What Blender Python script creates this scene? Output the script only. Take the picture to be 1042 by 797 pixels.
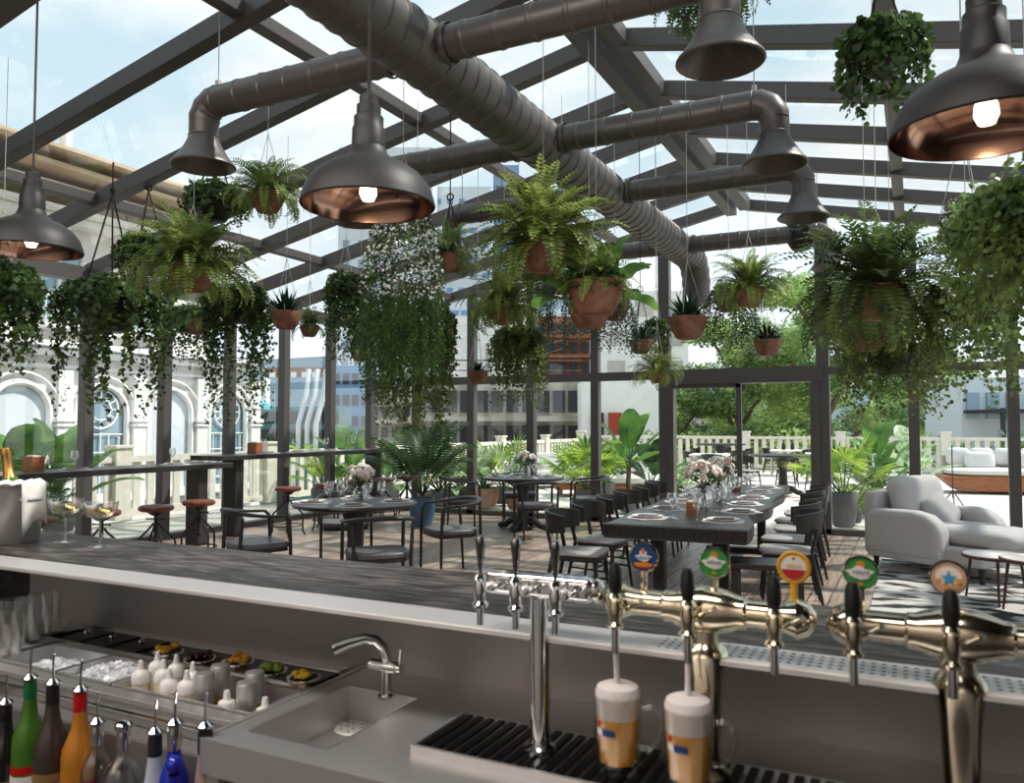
import bpy, bmesh, math, random
from mathutils import Vector, Matrix
R = math.radians; PI = math.pi; rnd = random.Random(7)
S = bpy.context.scene; C = S.collection
for o in list(bpy.data.objects): bpy.data.objects.remove(o)

# ------------------------------------------------------------------ camera
YAW, PITCH, FPX = R(26.7), math.atan(34.5/813), 813.0
cd = bpy.data.cameras.new('camera'); cam = bpy.data.objects.new('camera', cd); C.objects.link(cam)
cam.location = (0, 0, 1.5); cam.rotation_euler = (PI/2+PITCH, 0, YAW)
cd.sensor_width = 36; cd.lens = 36*FPX/1042; cd.clip_end = 2000; cd.clip_start = .02
cd.dof.use_dof = True; cd.dof.focus_distance = 7.0; cd.dof.aperture_fstop = 6.0
S.camera = cam
FW = Vector((-math.sin(YAW)*math.cos(PITCH), math.cos(YAW)*math.cos(PITCH), math.sin(PITCH)))
RT = Vector((math.cos(YAW), math.sin(YAW), 0)); UP = RT.cross(FW); EYE = Vector((0, 0, 1.5))
def ray(x, y): return FW + RT*((x-521)/FPX) + UP*((398.5-y)/FPX)
def atD(x, y, D): return EYE + ray(x, y)*D                       # point seen at (x, y), D metres deep
def atY(x, y, Y): d = ray(x, y); return EYE + d*(Y/d.y)
def on(x, y, z): d = ray(x, y); return EYE + d*((z-1.5)/d.z)

# ------------------------------------------------------------------ world, sun, exposure
S.view_settings.view_transform = 'Standard'; S.view_settings.look = 'None'
S.view_settings.gamma = 1; S.view_settings.exposure = 0.22; S.view_settings.use_curve_mapping = False
S.cycles.transparent_max_bounces = 32
W = bpy.data.worlds.new('world'); S.world = W; W.use_nodes = True
nt = W.node_tree; nt.nodes.clear()
def nd(t, ty, **k):
    n = t.nodes.new(ty)
    for a, b in k.items(): setattr(n, a, b)
    return n
out = nd(nt, 'ShaderNodeOutputWorld'); bg = nd(nt, 'ShaderNodeBackground'); bg.inputs[1].default_value = 1.25
tc = nd(nt, 'ShaderNodeTexCoord'); sp = nd(nt, 'ShaderNodeSeparateXYZ'); nt.links.new(tc.outputs['Generated'], sp.inputs[0])
r1 = nd(nt, 'ShaderNodeValToRGB'); e = r1.color_ramp.elements
e[0].position = 0.0; e[0].color = (.90, .95, 1.0, 1); e[1].position = .75; e[1].color = (.40, .58, .70, 1)
e2 = e.new(.3); e2.color = (.60, .75, .84, 1)
nt.links.new(sp.outputs[2], r1.inputs[0])
mp = nd(nt, 'ShaderNodeMapping'); mp.inputs['Scale'].default_value = (1, 1, 2.2); nt.links.new(tc.outputs['Generated'], mp.inputs[0])
nz = nd(nt, 'ShaderNodeTexNoise'); nz.inputs['Scale'].default_value = 2.6; nz.inputs['Detail'].default_value = 7; nz.inputs['Roughness'].default_value = .55
nt.links.new(mp.outputs[0], nz.inputs[0])
r2 = nd(nt, 'ShaderNodeValToRGB'); r2.color_ramp.elements[0].position = .44; r2.color_ramp.elements[1].position = .66
nt.links.new(nz.outputs[0], r2.inputs[0])
mx = nd(nt, 'ShaderNodeMix', data_type='RGBA'); mx.inputs[7].default_value = (.92, .92, .92, 1)
nt.links.new(r2.outputs[0], mx.inputs[0]); nt.links.new(r1.outputs[0], mx.inputs[6])
nt.links.new(mx.outputs[2], bg.inputs[0]); nt.links.new(bg.outputs[0], out.inputs[0])
sd = bpy.data.lights.new('sun', 'SUN'); sd.energy = 4.5; sd.angle = R(1.5); sd.color = (1, .95, .87)
sun = bpy.data.objects.new('sun', sd); C.objects.link(sun)
sun.rotation_euler = Vector((.62, .42, .95)).to_track_quat('Z', 'Y').to_euler()   # towards the sun: right, beyond, high
def area(name, loc, size, power, col, rot=(0, 0, 0)):
    l = bpy.data.lights.new(name, 'AREA'); l.shape = 'RECTANGLE'; l.size, l.size_y = size; l.energy = power; l.color = col
    o = bpy.data.objects.new(name, l); C.objects.link(o); o.location = loc; o.rotation_euler = rot
area('bar_fill_light', (-2.4, .3, 4.4), (5.5, 1.2), 195, (1, .95, .9), (R(28), 0, 0)); area('back_wall_fill', (-2.2, -1.2, 3.6), (6, .4), 185, (1, .94, .88), (R(-50), 0, 0))  # two unseen fills, added to brighten the bar and the wall its steel reflects

# ------------------------------------------------------------------ materials
M = {}
def lin(h):
    c = [int(h[i:i+2], 16)/255 for i in (0, 2, 4)]
    return tuple((x/12.92 if x <= .04045 else ((x+.055)/1.055)**2.4) for x in c)+(1,)
def mat(name, col, rough=.5, metal=0, spec=.5, var=0, vscale=8, col2=None, stretch=None, bump=0, bscale=40, aniso=0, emit=0, coat=0, trans=0, ior=1.45, lo=.35, hi=.65):
    m = bpy.data.materials.new(name); m.use_nodes = True; t = m.node_tree; b = t.nodes['Principled BSDF']
    c = lin(col) if isinstance(col, str) else tuple(col)+(1,)
    b.inputs['Base Color'].default_value = c; b.inputs['Roughness'].default_value = rough; b.inputs['Metallic'].default_value = metal
    b.inputs['Specular IOR Level'].default_value = spec; b.inputs['Coat Weight'].default_value = coat; b.inputs['IOR'].default_value = ior
    b.inputs['Transmission Weight'].default_value = trans
    if emit: b.inputs['Emission Color'].default_value = c; b.inputs['Emission Strength'].default_value = emit
    if col2 or bump:
        tc = nd(t, 'ShaderNodeTexCoord'); mp = nd(t, 'ShaderNodeMapping'); t.links.new(tc.outputs['Object'], mp.inputs[0])
        if stretch: mp.inputs['Scale'].default_value = stretch
    if col2:
        n = nd(t, 'ShaderNodeTexNoise'); n.inputs['Scale'].default_value = vscale; n.inputs['Detail'].default_value = 6; t.links.new(mp.outputs[0], n.inputs[0])
        r = nd(t, 'ShaderNodeValToRGB'); r.color_ramp.elements[0].position = lo; r.color_ramp.elements[1].position = hi
        r.color_ramp.elements[0].color = c; r.color_ramp.elements[1].color = lin(col2)
        t.links.new(n.outputs[0], r.inputs[0]); t.links.new(r.outputs[0], b.inputs['Base Color'])
    if bump:
        n = nd(t, 'ShaderNodeTexNoise'); n.inputs['Scale'].default_value = bscale; n.inputs['Detail'].default_value = 4; t.links.new(mp.outputs[0], n.inputs[0])
        bn = nd(t, 'ShaderNodeBump'); bn.inputs['Strength'].default_value = bump; bn.inputs['Distance'].default_value = .01
        t.links.new(n.outputs[0], bn.inputs['Height']); t.links.new(bn.outputs[0], b.inputs['Normal'])
    M[name] = m; return m
def leafmat(name, c1, c2, tr=.45, rough=.45, vs=6):
    m = bpy.data.materials.new(name); m.use_nodes = True; t = m.node_tree; b = t.nodes['Principled BSDF']; o = t.nodes['Material Output']
    tc = nd(t, 'ShaderNodeTexCoord'); n = nd(t, 'ShaderNodeTexNoise'); n.inputs['Scale'].default_value = vs; n.inputs['Detail'].default_value = 5
    t.links.new(tc.outputs['Object'], n.inputs[0]); r = nd(t, 'ShaderNodeValToRGB')
    r.color_ramp.elements[0].position = .38; r.color_ramp.elements[1].position = .62
    r.color_ramp.elements[0].color = lin(c1); r.color_ramp.elements[1].color = lin(c2); t.links.new(n.outputs[0], r.inputs[0])
    t.links.new(r.outputs[0], b.inputs['Base Color']); b.inputs['Roughness'].default_value = rough; b.inputs['Specular IOR Level'].default_value = .35
    tl = nd(t, 'ShaderNodeBsdfTranslucent'); hs = nd(t, 'ShaderNodeHueSaturation'); hs.inputs['Value'].default_value = 1.35; hs.inputs['Saturation'].default_value = .92; hs.inputs['Hue'].default_value = .485
    t.links.new(r.outputs[0], hs.inputs['Color']); t.links.new(hs.outputs[0], tl.inputs[0])
    mx = nd(t, 'ShaderNodeMixShader'); mx.inputs[0].default_value = tr; t.links.new(b.outputs[0], mx.inputs[1]); t.links.new(tl.outputs[0], mx.inputs[2])
    t.links.new(mx.outputs[0], o.inputs[0]); M[name] = m
def glassmat(name, tint=(1, 1, 1), base=.04, edge=.6, rough=.0, gl=1.0, blend=.35):
    m = bpy.data.materials.new(name); m.use_nodes = True; t = m.node_tree; t.nodes.clear(); o = nd(t, 'ShaderNodeOutputMaterial')
    tr = nd(t, 'ShaderNodeBsdfTransparent'); tr.inputs[0].default_value = tuple(tint)+(1,)
    g = nd(t, 'ShaderNodeBsdfGlossy'); g.inputs['Roughness'].default_value = rough; g.inputs[0].default_value = (gl, gl, gl, 1)
    lw = nd(t, 'ShaderNodeLayerWeight'); lw.inputs[0].default_value = blend
    mr = nd(t, 'ShaderNodeMapRange'); mr.inputs[3].default_value = base; mr.inputs[4].default_value = edge; t.links.new(lw.outputs['Facing'], mr.inputs[0])
    mx = nd(t, 'ShaderNodeMixShader'); t.links.new(mr.outputs[0], mx.inputs[0]); t.links.new(tr.outputs[0], mx.inputs[1]); t.links.new(g.outputs[0], mx.inputs[2])
    t.links.new(mx.outputs[0], o.inputs[0]); M[name] = m
mat('frame', '55504e', .42, .1, bump=.03, bscale=60)
mat('duct', '605b58', .42, .5, bump=.05, bscale=30)
mat('lamp_grey', '2b2a2a', .5, 0, spec=.4)
mat('copper', (.42, .25, .19), .14, 1)
mat('steel', (.62, .605, .595), .36, .72, bump=.02, bscale=120, stretch=(1, 20, 1))
mat('steel_dark', (.40, .388, .378), .46, .85); mat('steel_bright', (.84, .82, .81), .42, .5)
mat('chrome', (.86, .86, .86), .07, 1); mat('chrome_dark', (.34, .33, .33), .14, 1)
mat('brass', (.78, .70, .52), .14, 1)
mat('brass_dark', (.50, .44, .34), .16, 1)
mat('black', '1b1a1a', .45); mat('black_gloss', '121212', .15)
mat('tray_black', '232323', .3, .3)
mat('wood_black', '1c1918', .42, col2='3a3532', vscale=5, stretch=(8, 1, 8), bump=.15, bscale=20)
mat('bar_wood', '1c1918', .38, col2='6b625f', vscale=7, stretch=(1.2, 11, 3), bump=.35, bscale=26, lo=.46, hi=.66)
mat('chair_wood', '2b2928', .38, spec=.5); mat('seat_leather', '5c595b', .42, bump=.05, bscale=80); mat('seat_pale', 'a9a3a2', .45)
mat('table_edge', '1d1b1b', .5, col2='3c3836', vscale=20, stretch=(6, 6, .5))
mat('table_top', '1f1d1d', .32, col2='332f30', vscale=6, stretch=(8, .6, 1))
mat('leather', '5b2a1b', .35, col2='7a3d28', vscale=12, bump=.1)
mat('terracotta', '7d5442', .85, col2='a17f6c', vscale=9, bump=.25, bscale=35, lo=.45, hi=.8)
mat('terracotta_pale', 'b98a72', .9, col2='c9a58f', vscale=9)
mat('planter_grey', '5d5d60', .7); mat('planter_white', 'c9c6c0', .7); mat('planter_blue', '4a6178', .5)
mat('soil', '2a211b', .95); mat('bark', '5a4838', .9, col2='7d6a55', vscale=14, bump=.4); mat('rope', '2a211d', .9); mat('chain', 'b8b5b0', .5, .6)
mat('plate', 'e6e1de', .3); mat('charger', 'cfc8c4', .6, col2='e3dedb', vscale=60); mat('napkin', '6a6064', .8)
mat('white_wall', 'e6e2db', .85, col2='edeae4', vscale=2); mat('white_trim', 'e9e7e2', .8); mat('cream', 'c9bda2', .85, col2='d8ceb8', vscale=4)
mat('grey_wall', 'a09c95', .9, col2='c3beb5', vscale=.5); mat('blue_wall', '93a6b6', .8); mat('tower_white', 'cfd5da', .8); mat('tower_blue', '6d93b8', .4)
mat('grunge', '8f8778', .95, col2='c9c2b4', vscale=.8, stretch=(1, 1, .3)); mat('dark_void', '2b2d31', .6); mat('red_door', 'a33a26', .6); mat('teal_glass', '4f7d80', .2, .2)
mat('pane_dark', '48545c', .12, spec=.8); mat('pane_blue', '7d99a8', .1, spec=.9); mat('rust', '8a5a40', .9); mat('yellow', 'd9a81e', .6); mat('cyan', '33a6b8', .4)
mat('roof_wood', 'b99c7c', .8, col2='d6c2a8', vscale=3, stretch=(1, .3, 8)); mat('hill', '7f909a', 1, col2='93a3ab', vscale=.03)
mat('fence', 'd2cbbd', .85, col2='dcd6ca', vscale=6)
mat('linen', 'b5b1b0', .95, bump=.15, bscale=150); mat('linen_pillow', 'a09d9d', .95, bump=.2, bscale=180); mat('sofa_white', 'd9d6d2', .9)
mat('daybed_wood', '8a4f2c', .5, col2='a5683e', vscale=6, stretch=(1, 1, 8)); mat('foot_dark', '2a1f1b', .5)
mat('marble', 'b9aaa0', .25, col2='d8cdc6', vscale=9); mat('walnut', '4a332a', .5)
mat('rug', '262524', .95, col2='bdb9b4', vscale=4.5, stretch=(.6, 1.3, 1), lo=.42, hi=.52, bump=.3, bscale=90)
mat('ice', 'e8eaec', .25, trans=.0, spec=.6, col2='c6ccd0', vscale=60); mat('white_plastic', 'e8e6e2', .4); mat('juice_red', 'b3261e', .3); mat('juice_blue', '2e5f9e', .35); mat('juice_cream', 'd9cfae', .4)
mat('fruit_orange', 'd98a1f', .4, col2='e6b53a', vscale=40); mat('fruit_cherry', '3a0d12', .25); mat('fruit_green', '8fae4a', .4); mat('fruit_yellow', 'ecc92c', .4)
mat('beer', (.85, .48, .10), .15, emit=0, spec=.5, col2='e9a93f', vscale=20); mat('foam', 'e4dcd8', .8, bump=.2, bscale=200); mat('wine', 'd9cf93', .1)
mat('cloth_white', 'dedbd9', .9); mat('bucket', 'a9a7a5', .3, .6); mat('gold_foil', 'b98a4c', .3, .9)
mat('bottle_green', (.055, .15, .015), .08, spec=.8); mat('bottle_orange', (.45, .17, .012), .08, spec=.8); mat('bottle_brown', (.05, .034, .03), .08, spec=.8); mat('bottle_black', (.01, .01, .01), .08, spec=.8)
mat('bottle_blue', (.01, .02, .42), .06, spec=.9); mat('frosted', 'b9c0cc', .45); mat('cap_red', 'b3140e', .3); mat('cap_green', '1d6b3a', .3); mat('label_white', 'dcdad6', .6); mat('label_dark', '23242e', .5); mat('label_gold', '8a6b3c', .5); mat('pink_glass', 'a58a86', .1)
mat('wall_warm', '9c948e', .6, col2='aea6a0', vscale=3, stretch=(1, 1, 6)); mat('wall_dark', '2c2a29', .8); mat('pebble', 'b9b4ab', .9)
mat('bulb', (1, .80, .52), .3, emit=6); mat('bulb_glass', 'f2e6d0', .1)
mat('flower_pink', 'efdfd4', .8); mat('flower_white', 'f0ebe2', .8); mat('flower_mauve', 'cdb3a8', .8); mat('bud_white', 'dfe0dc', .8)
for n, h in dict(navy='1f3f73', badge_green='2f8a3c', badge_yellow='d8a22a', badge_tan='c9a48a', bred='b4232c', bwhite='dcdad4', borange='d87a2a', bblue='3f9ac4', bink='5a6068').items(): mat(n, h, .35)
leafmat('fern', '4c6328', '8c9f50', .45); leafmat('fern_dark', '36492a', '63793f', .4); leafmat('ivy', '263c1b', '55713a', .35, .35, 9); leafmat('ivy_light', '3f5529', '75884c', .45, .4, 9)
leafmat('trail', '22371b', '48692f', .4); leafmat('trail_dark', '26352a', '4d5f4c', .3); leafmat('aloe', '1d3322', '34533a', .1, .35); leafmat('banana', '2c5522', '5f8f35', .45, .35, 3)
leafmat('palm', '46701f', '9bbb3a', .55, .4, 4); leafmat('palm_dark', '1f3a1f', '46663a', .3, .4, 5); leafmat('tree_leaf', '46683a', 'a3bd70', .5, .6, .6); leafmat('variegated', '6f8f5c', 'b7c9a2', .4, .4, 14); leafmat('ivy_big', '405a2e', '84a05c', .5, .4, 10)
glassmat('pane', (.93, .97, .97), .03, .5); glassmat('roof_pane', (.92, .94, .93), .05, .35, gl=.8); glassmat('glassware', (.97, .97, .97), .06, .75, gl=1, blend=.5)
glassmat('wine_liquid', (.96, .90, .66), .05, .3); glassmat('clear_bottle', (.90, .91, .92), .08, .6, blend=.5); glassmat('mug_glass', (.99, .985, .97), .03, .6, blend=.4)

# floor planks along Y
def planks(name, c1, c2, gap, wy, rough):
    m = bpy.data.materials.new(name); m.use_nodes = True; t = m.node_tree; b = t.nodes['Principled BSDF']
    tc = nd(t, 'ShaderNodeTexCoord'); mp = nd(t, 'ShaderNodeMapping'); mp.inputs['Rotation'].default_value = (0, 0, PI/2); t.links.new(tc.outputs['Object'], mp.inputs[0])
    br = nd(t, 'ShaderNodeTexBrick'); br.inputs['Scale'].default_value = 1; br.inputs['Brick Width'].default_value = 2.6; br.inputs['Row Height'].default_value = wy
    br.inputs['Mortar Size'].default_value = .006; br.inputs['Color1'].default_value = lin(c1); br.inputs['Color2'].default_value = lin(c2); br.inputs['Mortar'].default_value = lin(gap)
    t.links.new(mp.outputs[0], br.inputs[0])
    n = nd(t, 'ShaderNodeTexNoise'); m2 = nd(t, 'ShaderNodeMapping'); m2.inputs['Scale'].default_value = (9, .7, 1); n.inputs['Scale'].default_value = 4; n.inputs['Detail'].default_value = 8
    t.links.new(tc.outputs['Object'], m2.inputs[0]); t.links.new(m2.outputs[0], n.inputs[0])
    r = nd(t, 'ShaderNodeValToRGB'); r.color_ramp.elements[0].position = .36; r.color_ramp.elements[0].color = (.30, .28, .26, 1); r.color_ramp.elements[1].position = .62; t.links.new(n.outputs[0], r.inputs[0])
    mx = nd(t, 'ShaderNodeMix', data_type='RGBA', blend_type='MULTIPLY'); mx.inputs[0].default_value = .75
    t.links.new(br.outputs[0], mx.inputs[6]); t.links.new(r.outputs[0], mx.inputs[7]); t.links.new(mx.outputs[2], b.inputs['Base Color'])
    b.inputs['Roughness'].default_value = rough
    bp = nd(t, 'ShaderNodeBump'); bp.inputs['Strength'].default_value = .35; bp.inputs['Distance'].default_value = .008
    t.links.new(mx.outputs[2], bp.inputs['Height']); t.links.new(bp.outputs[0], b.inputs['Normal']); M[name] = m
planks('planks', 'a18a7a', 'c0aa9a', '2a2522', .17, .36)
mat('deck_out', 'c6bfb4', .75, col2='d2ccc2', vscale=1.5)
planks('bar_floor', '3a3634', '45403d', '1f1c1a', .3, .6)

# ------------------------------------------------------------------ mesh builder
class MB:
    def __init__(s): s.v = []; s.f = []; s.m = []
    def add(s, vs, fs, m=0):
        k = len(s.v); s.v += [tuple(v) for v in vs]; s.f += [tuple(i+k for i in f) for f in fs]; s.m += [m]*len(fs); return s
    def box(s, c, d, rot=None, m=0):
        x, y, z = d[0]/2, d[1]/2, d[2]/2; c = Vector(c)
        vs = [Vector((i*x, j*y, k*z)) for k in (-1, 1) for j in (-1, 1) for i in (-1, 1)]
        if rot is not None:
            rm = Matrix.Rotation(rot, 3, 'Z') if isinstance(rot, (int, float)) else rot
            vs = [rm @ v for v in vs]
        return s.add([v+c for v in vs], [(0, 2, 3, 1), (4, 5, 7, 6), (0, 1, 5, 4), (2, 6, 7, 3), (0, 4, 6, 2), (1, 3, 7, 5)], m)
    def tube(s, pts, r, n=8, cap=True, m=0, flat=None):
        pts = [Vector(p) for p in pts]; rs = r if isinstance(r, (list, tuple)) else [r]*len(pts)
        t0 = (pts[1]-pts[0]).normalized(); u = t0.orthogonal().normalized()
        if abs(t0.z) < .9: u = Vector((0, 0, 1)).cross(t0).normalized()
        vs = []; N = len(pts)
        for i, p in enumerate(pts):
            t = (pts[min(i+1, N-1)]-pts[max(i-1, 0)]).normalized()
            u = (u-t*u.dot(t)).normalized(); w = t.cross(u)
            for k in range(n):
                a = 2*PI*k/n; vs.append(p+(u*math.cos(a)+w*math.sin(a)*(flat or 1))*rs[i])
        fs = [(i*n+k, i*n+(k+1) % n, (i+1)*n+(k+1) % n, (i+1)*n+k) for i in range(N-1) for k in range(n)]
        if cap: fs += [tuple(range(n-1, -1, -1)), tuple(range((N-1)*n, N*n))]
        return s.add(vs, fs, m)
    def lathe(s, prof, c=(0, 0, 0), n=24, m=0, cap=False, sx=1, sy=1):
        vs = [(c[0]+r*math.cos(2*PI*k/n)*sx, c[1]+r*math.sin(2*PI*k/n)*sy, c[2]+z) for r, z in prof for k in range(n)]
        fs = [(i*n+k, i*n+(k+1) % n, (i+1)*n+(k+1) % n, (i+1)*n+k) for i in range(len(prof)-1) for k in range(n)]
        if cap: fs += [tuple(range(n-1, -1, -1)), tuple(range((len(prof)-1)*n, len(prof)*n))]
        return s.add(vs, fs, m)
    def prism(s, pts, z0, z1, m=0):
        n = len(pts); return s.add([(x, y, z0) for x, y in pts]+[(x, y, z1) for x, y in pts], [tuple(range(n-1, -1, -1)), tuple(range(n, 2*n))]+[(i, (i+1) % n, n+(i+1) % n, n+i) for i in range(n)], m)
    def xf(s, mt, k=0):
        s.v = s.v[:k]+[tuple(mt @ Vector(v)) for v in s.v[k:]]; return s
    def mesh(s, name, mats, smooth=35, fix=True):
        me = bpy.data.meshes.new(name); me.from_pydata(s.v, [], s.f)
        for m in (mats if isinstance(mats, (list, tuple)) else [mats]): me.materials.append(M[m])
        me.polygons.foreach_set('material_index', s.m)
        if fix:
            bm = bmesh.new(); bm.from_mesh(me); bmesh.ops.recalc_face_normals(bm, faces=bm.faces); bm.to_mesh(me); bm.free()
        if smooth: me.shade_smooth(); me.set_sharp_from_angle(angle=R(smooth))
        me.update(); return me
def link(name, me, parent=None, loc=None, rz=0, bevel=0):
    o = bpy.data.objects.new(name, me); C.objects.link(o)
    if parent: o.parent = parent
    if loc is not None: o.location = loc
    o.rotation_euler = (0, 0, rz)
    if bevel:
        b = o.modifiers.new('bevel', 'BEVEL'); b.width = bevel; b.segments = 2 if bevel < .025 else 5; b.limit_method = 'ANGLE'
    return o
def part(name, mb, mats, parent, bevel=0, smooth=35, fix=True, label=None):
    o = link(name, mb.mesh(name, mats, smooth, fix), parent, bevel=bevel)
    if label: o['label'] = label
    return o
def tag(o, label, cat, group=None, kind=None):
    o['label'] = label; o['category'] = cat
    if group: o['group'] = group
    if kind: o['kind'] = kind
    return o
def thing(name, label, cat, loc=(0, 0, 0), rz=0, group=None):
    o = bpy.data.objects.new(name, None); C.objects.link(o); o.location = loc; o.rotation_euler = (0, 0, rz); o.empty_display_size = .1
    return tag(o, label, cat, group)
def solo(name, mb, mats, label, cat, loc=(0, 0, 0), rz=0, group=None, bevel=0, kind=None, **k):
    return tag(link(name, mb.mesh(name, mats, **k), None, loc, rz, bevel), label, cat, group, kind)
def struct(name, mb=None, mats=None, parent=None, bevel=0, smooth=35):
    if mb is None:
        o = bpy.data.objects.new(name, None); C.objects.link(o)
    else: o = link(name, mb.mesh(name, mats, smooth), parent, bevel=bevel)
    if parent is None: o['kind'] = 'structure'
    return o
KIDS = {}
def dup(root, loc, rz=None, label=None, group=None, scale=None):
    if root.name not in KIDS: KIDS[root.name] = [(c, [g for g in bpy.data.objects if g.parent == c]) for c in bpy.data.objects if c.parent == root]
    r = root.copy(); C.objects.link(r); r.location = loc
    if rz is not None: r.rotation_euler = (0, 0, rz)
    if scale: r.scale = (scale,)*3
    if label: r['label'] = label
    if group: r['group'] = group
    for c, gs in KIDS[root.name]:
        d = c.copy(); C.objects.link(d); d.parent = r
        for g in gs:
            h = g.copy(); C.objects.link(h); h.parent = d
    return r
def once(builder):            # first call builds, later calls copy
    box = {}
    def f(loc, rz, label, group=None, scale=None):
        if 'o' not in box:
            o = box['o'] = builder(); o.location = loc; o.rotation_euler = (0, 0, rz); o['label'] = label
            if group: o['group'] = group
            if scale: o.scale = (scale,)*3
            bpy.context.view_layer.update(); return o
        return dup(box['o'], loc, rz, label, group, scale)
    return f
def face(x, y, tx, ty): return math.atan2(-(tx-x), ty-y)
ORD = ['nearest', 'second', 'third', 'fourth', 'fifth', 'sixth', 'seventh', 'eighth', 'ninth', 'tenth']

# ================================================================== STRUCTURE
SP = 1.12; XL = -8.85; XR = 4.48; YE = 11.85; XC = -2.24; ZE = 3.36; ZR = 4.75
def roofz(x): return ZE+(ZR-ZE)*(x-XL)/(XC-XL) if x < XC else ZR-(ZR-ZE)*(x-XC)/(XR-XC)
struct('floor', MB().box((-2.2, 6.9, -.05), (13.6, 10.4, .1)), 'planks')
struct('floor_bar', MB().box((-2.2, -.25, -.05), (13.6, 3.9, .1)), 'bar_floor')
struct('terrace', MB().box((-.6, 20.3, -.09), (21.5, 16.4, .1)).box((-10.2, 6, -.09), (2.4, 12.2, .1)).box((7.6, 6, -.09), (5.2, 12.2, .1)), 'deck_out')
struct('ground_street', MB().box((0, 60, -6.2), (700, 500, .2)), 'grey_wall')
# roof
roof = struct('ceiling')
ys = [YE-SP*k for k in range(0, 9)]
def beam(name, p, q, w, h, parent, m='frame'):       # rectangular beam from p to q
    p, q = Vector(p), Vector(q); t = (q-p).normalized(); u = Vector((0, 0, 1)).cross(t)
    u = Vector((1, 0, 0)) if u.length < .01 else u.normalized(); v = t.cross(u)
    vs = [a+u*i*w/2+v*j*h/2 for a in (p, q) for j in (-1, 1) for i in (-1, 1)]
    return part(name, MB().add(vs, [(0, 1, 3, 2), (4, 6, 7, 5), (0, 4, 5, 1), (2, 3, 7, 6), (0, 2, 6, 4), (1, 5, 7, 3)]), m, parent, bevel=.006, smooth=0)
for i, y in enumerate(ys):
    beam('rafter', (XL, y, ZE-.01), (XC-.1, y, roofz(XC-.1)-.01), .12, .15, roof)
    beam('rafter', (XR, y, ZE-.01), (XC+.1, y, roofz(XC+.1)-.01), .12, .15, roof)
for x in (-7.15, -4.1, -.12, 2.6): beam('purlin', (x, 2.8, roofz(x)+.0), (x, YE, roofz(x)+.0), .12, .10, roof)
beam('ridge_beam', (XC-.10, 2.8, ZR-.09), (XC-.10, YE, ZR-.09), .15, .16, roof)
beam('ridge_beam', (XC+.10, 2.8, ZR-.04), (XC+.10, YE, ZR-.04), .17, .14, roof)
beam('portal_beam', (XL, 2.75, ZE-.1), (XC, 2.75, ZR-.1), .22, .34, roof); beam('portal_beam', (XR, 2.75, ZE-.1), (XC, 2.75, ZR-.1), .22, .34, roof)
g = MB(); zo = .085
g.add([(XL, 2.8, ZE+zo), (XL, YE, ZE+zo), (XC, YE, ZR+zo), (XC, 2.8, ZR+zo)], [(0, 1, 2, 3)]); g.add([(XR, 2.8, ZE+zo), (XR, YE, ZE+zo), (XC, YE, ZR+zo), (XC, 2.8, ZR+zo)], [(0, 3, 2, 1)])
part('roof_glass', g, 'roof_pane', roof, smooth=0, fix=False)
# left wall
wl = struct('wall_left')
for y in ys[1:-1]: part('post', MB().box((XL, y, 1.64), (.13, .13, 3.28)), 'frame', wl, bevel=.006, smooth=0)
part('eave_beam', MB().box((XL, 7.3, 3.30), (.16, 9.2, .17)), 'frame', wl, smooth=0); part('sill', MB().box((XL, 7.3, .04), (.16, 9.2, .08)), 'frame', wl, smooth=0)
part('glass', MB().add([(XL, 2.8, .05), (XL, YE, .05), (XL, YE, 3.3), (XL, 2.8, 3.3)], [(0, 1, 2, 3)]), 'pane', wl, smooth=0, fix=False)
wr = struct('wall_right')
for y in ys: part('post', MB().box((XR, y, 1.64), (.13, .13, 3.28)), 'frame', wr, smooth=0)
part('eave_beam', MB().box((XR, 7.3, 3.30), (.16, 9.2, .17)), 'frame', wr, smooth=0)
part('glass', MB().add([(XR, 2.8, .05), (XR, YE, .05), (XR, YE, 3.3), (XR, 2.8, 3.3)], [(0, 3, 2, 1)]), 'pane', wr, smooth=0, fix=False)
# end wall
we = struct('wall_end')
for k in range(-8, 5):
    x = SP*k
    if k == -2: continue
    w = .13 if k not in (-3, -1) else .17
    part('post', MB().box((x if k > -8 else XL, YE, roofz(x)/2-.03), (w, .14, roofz(x)-.08)), 'frame', we, bevel=.005, smooth=0)
part('transom', MB().box(((XL-3*SP)/2, YE, 2.26), (-3*SP-XL, .12, .13)), 'frame', we, smooth=0); part('transom', MB().box((2*SP*.75+.0, YE, 2.26), (5*SP, .12, .11)), 'frame', we, smooth=0)
part('sill', MB().box(((XL-3*SP)/2, YE, .04), (-3*SP-XL, .14, .08)), 'frame', we, smooth=0); part('sill', MB().box((1.68, YE, .04), (5.6, .14, .08)), 'frame', we, smooth=0)
g = MB()
g.add([(XL, YE, .05), (-3*SP, YE, .05), (-3*SP, YE, 2.2), (XL, YE, 2.2)], [(0, 1, 2, 3)]); g.add([(-SP, YE, .05), (XR, YE, .05), (XR, YE, 2.2), (-SP, YE, 2.2)], [(0, 1, 2, 3)])
g.add([(XL, YE, 2.3), (XR, YE, 2.3), (XR, YE, ZE), (XC, YE, ZR), (XL, YE, ZE)], [(0, 1, 2, 3, 4)]); part('glass', g, 'pane', we, smooth=0, fix=False)
d1 = struct('door_1')
part('door_frame', MB().box((XC, YE, 2.22), (2.24, .2, .22)).box((-3*SP+.1, YE, 1.05), (.09, .18, 2.1)).box((-SP-.1, YE, 1.05), (.13, .18, 2.1)), 'frame', d1, smooth=0)
part('door_leaf', MB().box((XC-.02, YE-.04, 1.05), (.07, .05, 2.1)).box((XC-.5, YE-.04, 2.08), (1.0, .05, .06)).box((XC-1.0, YE-.04, 1.05), (.04, .05, 2.1)), 'frame', d1, smooth=0)
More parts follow.
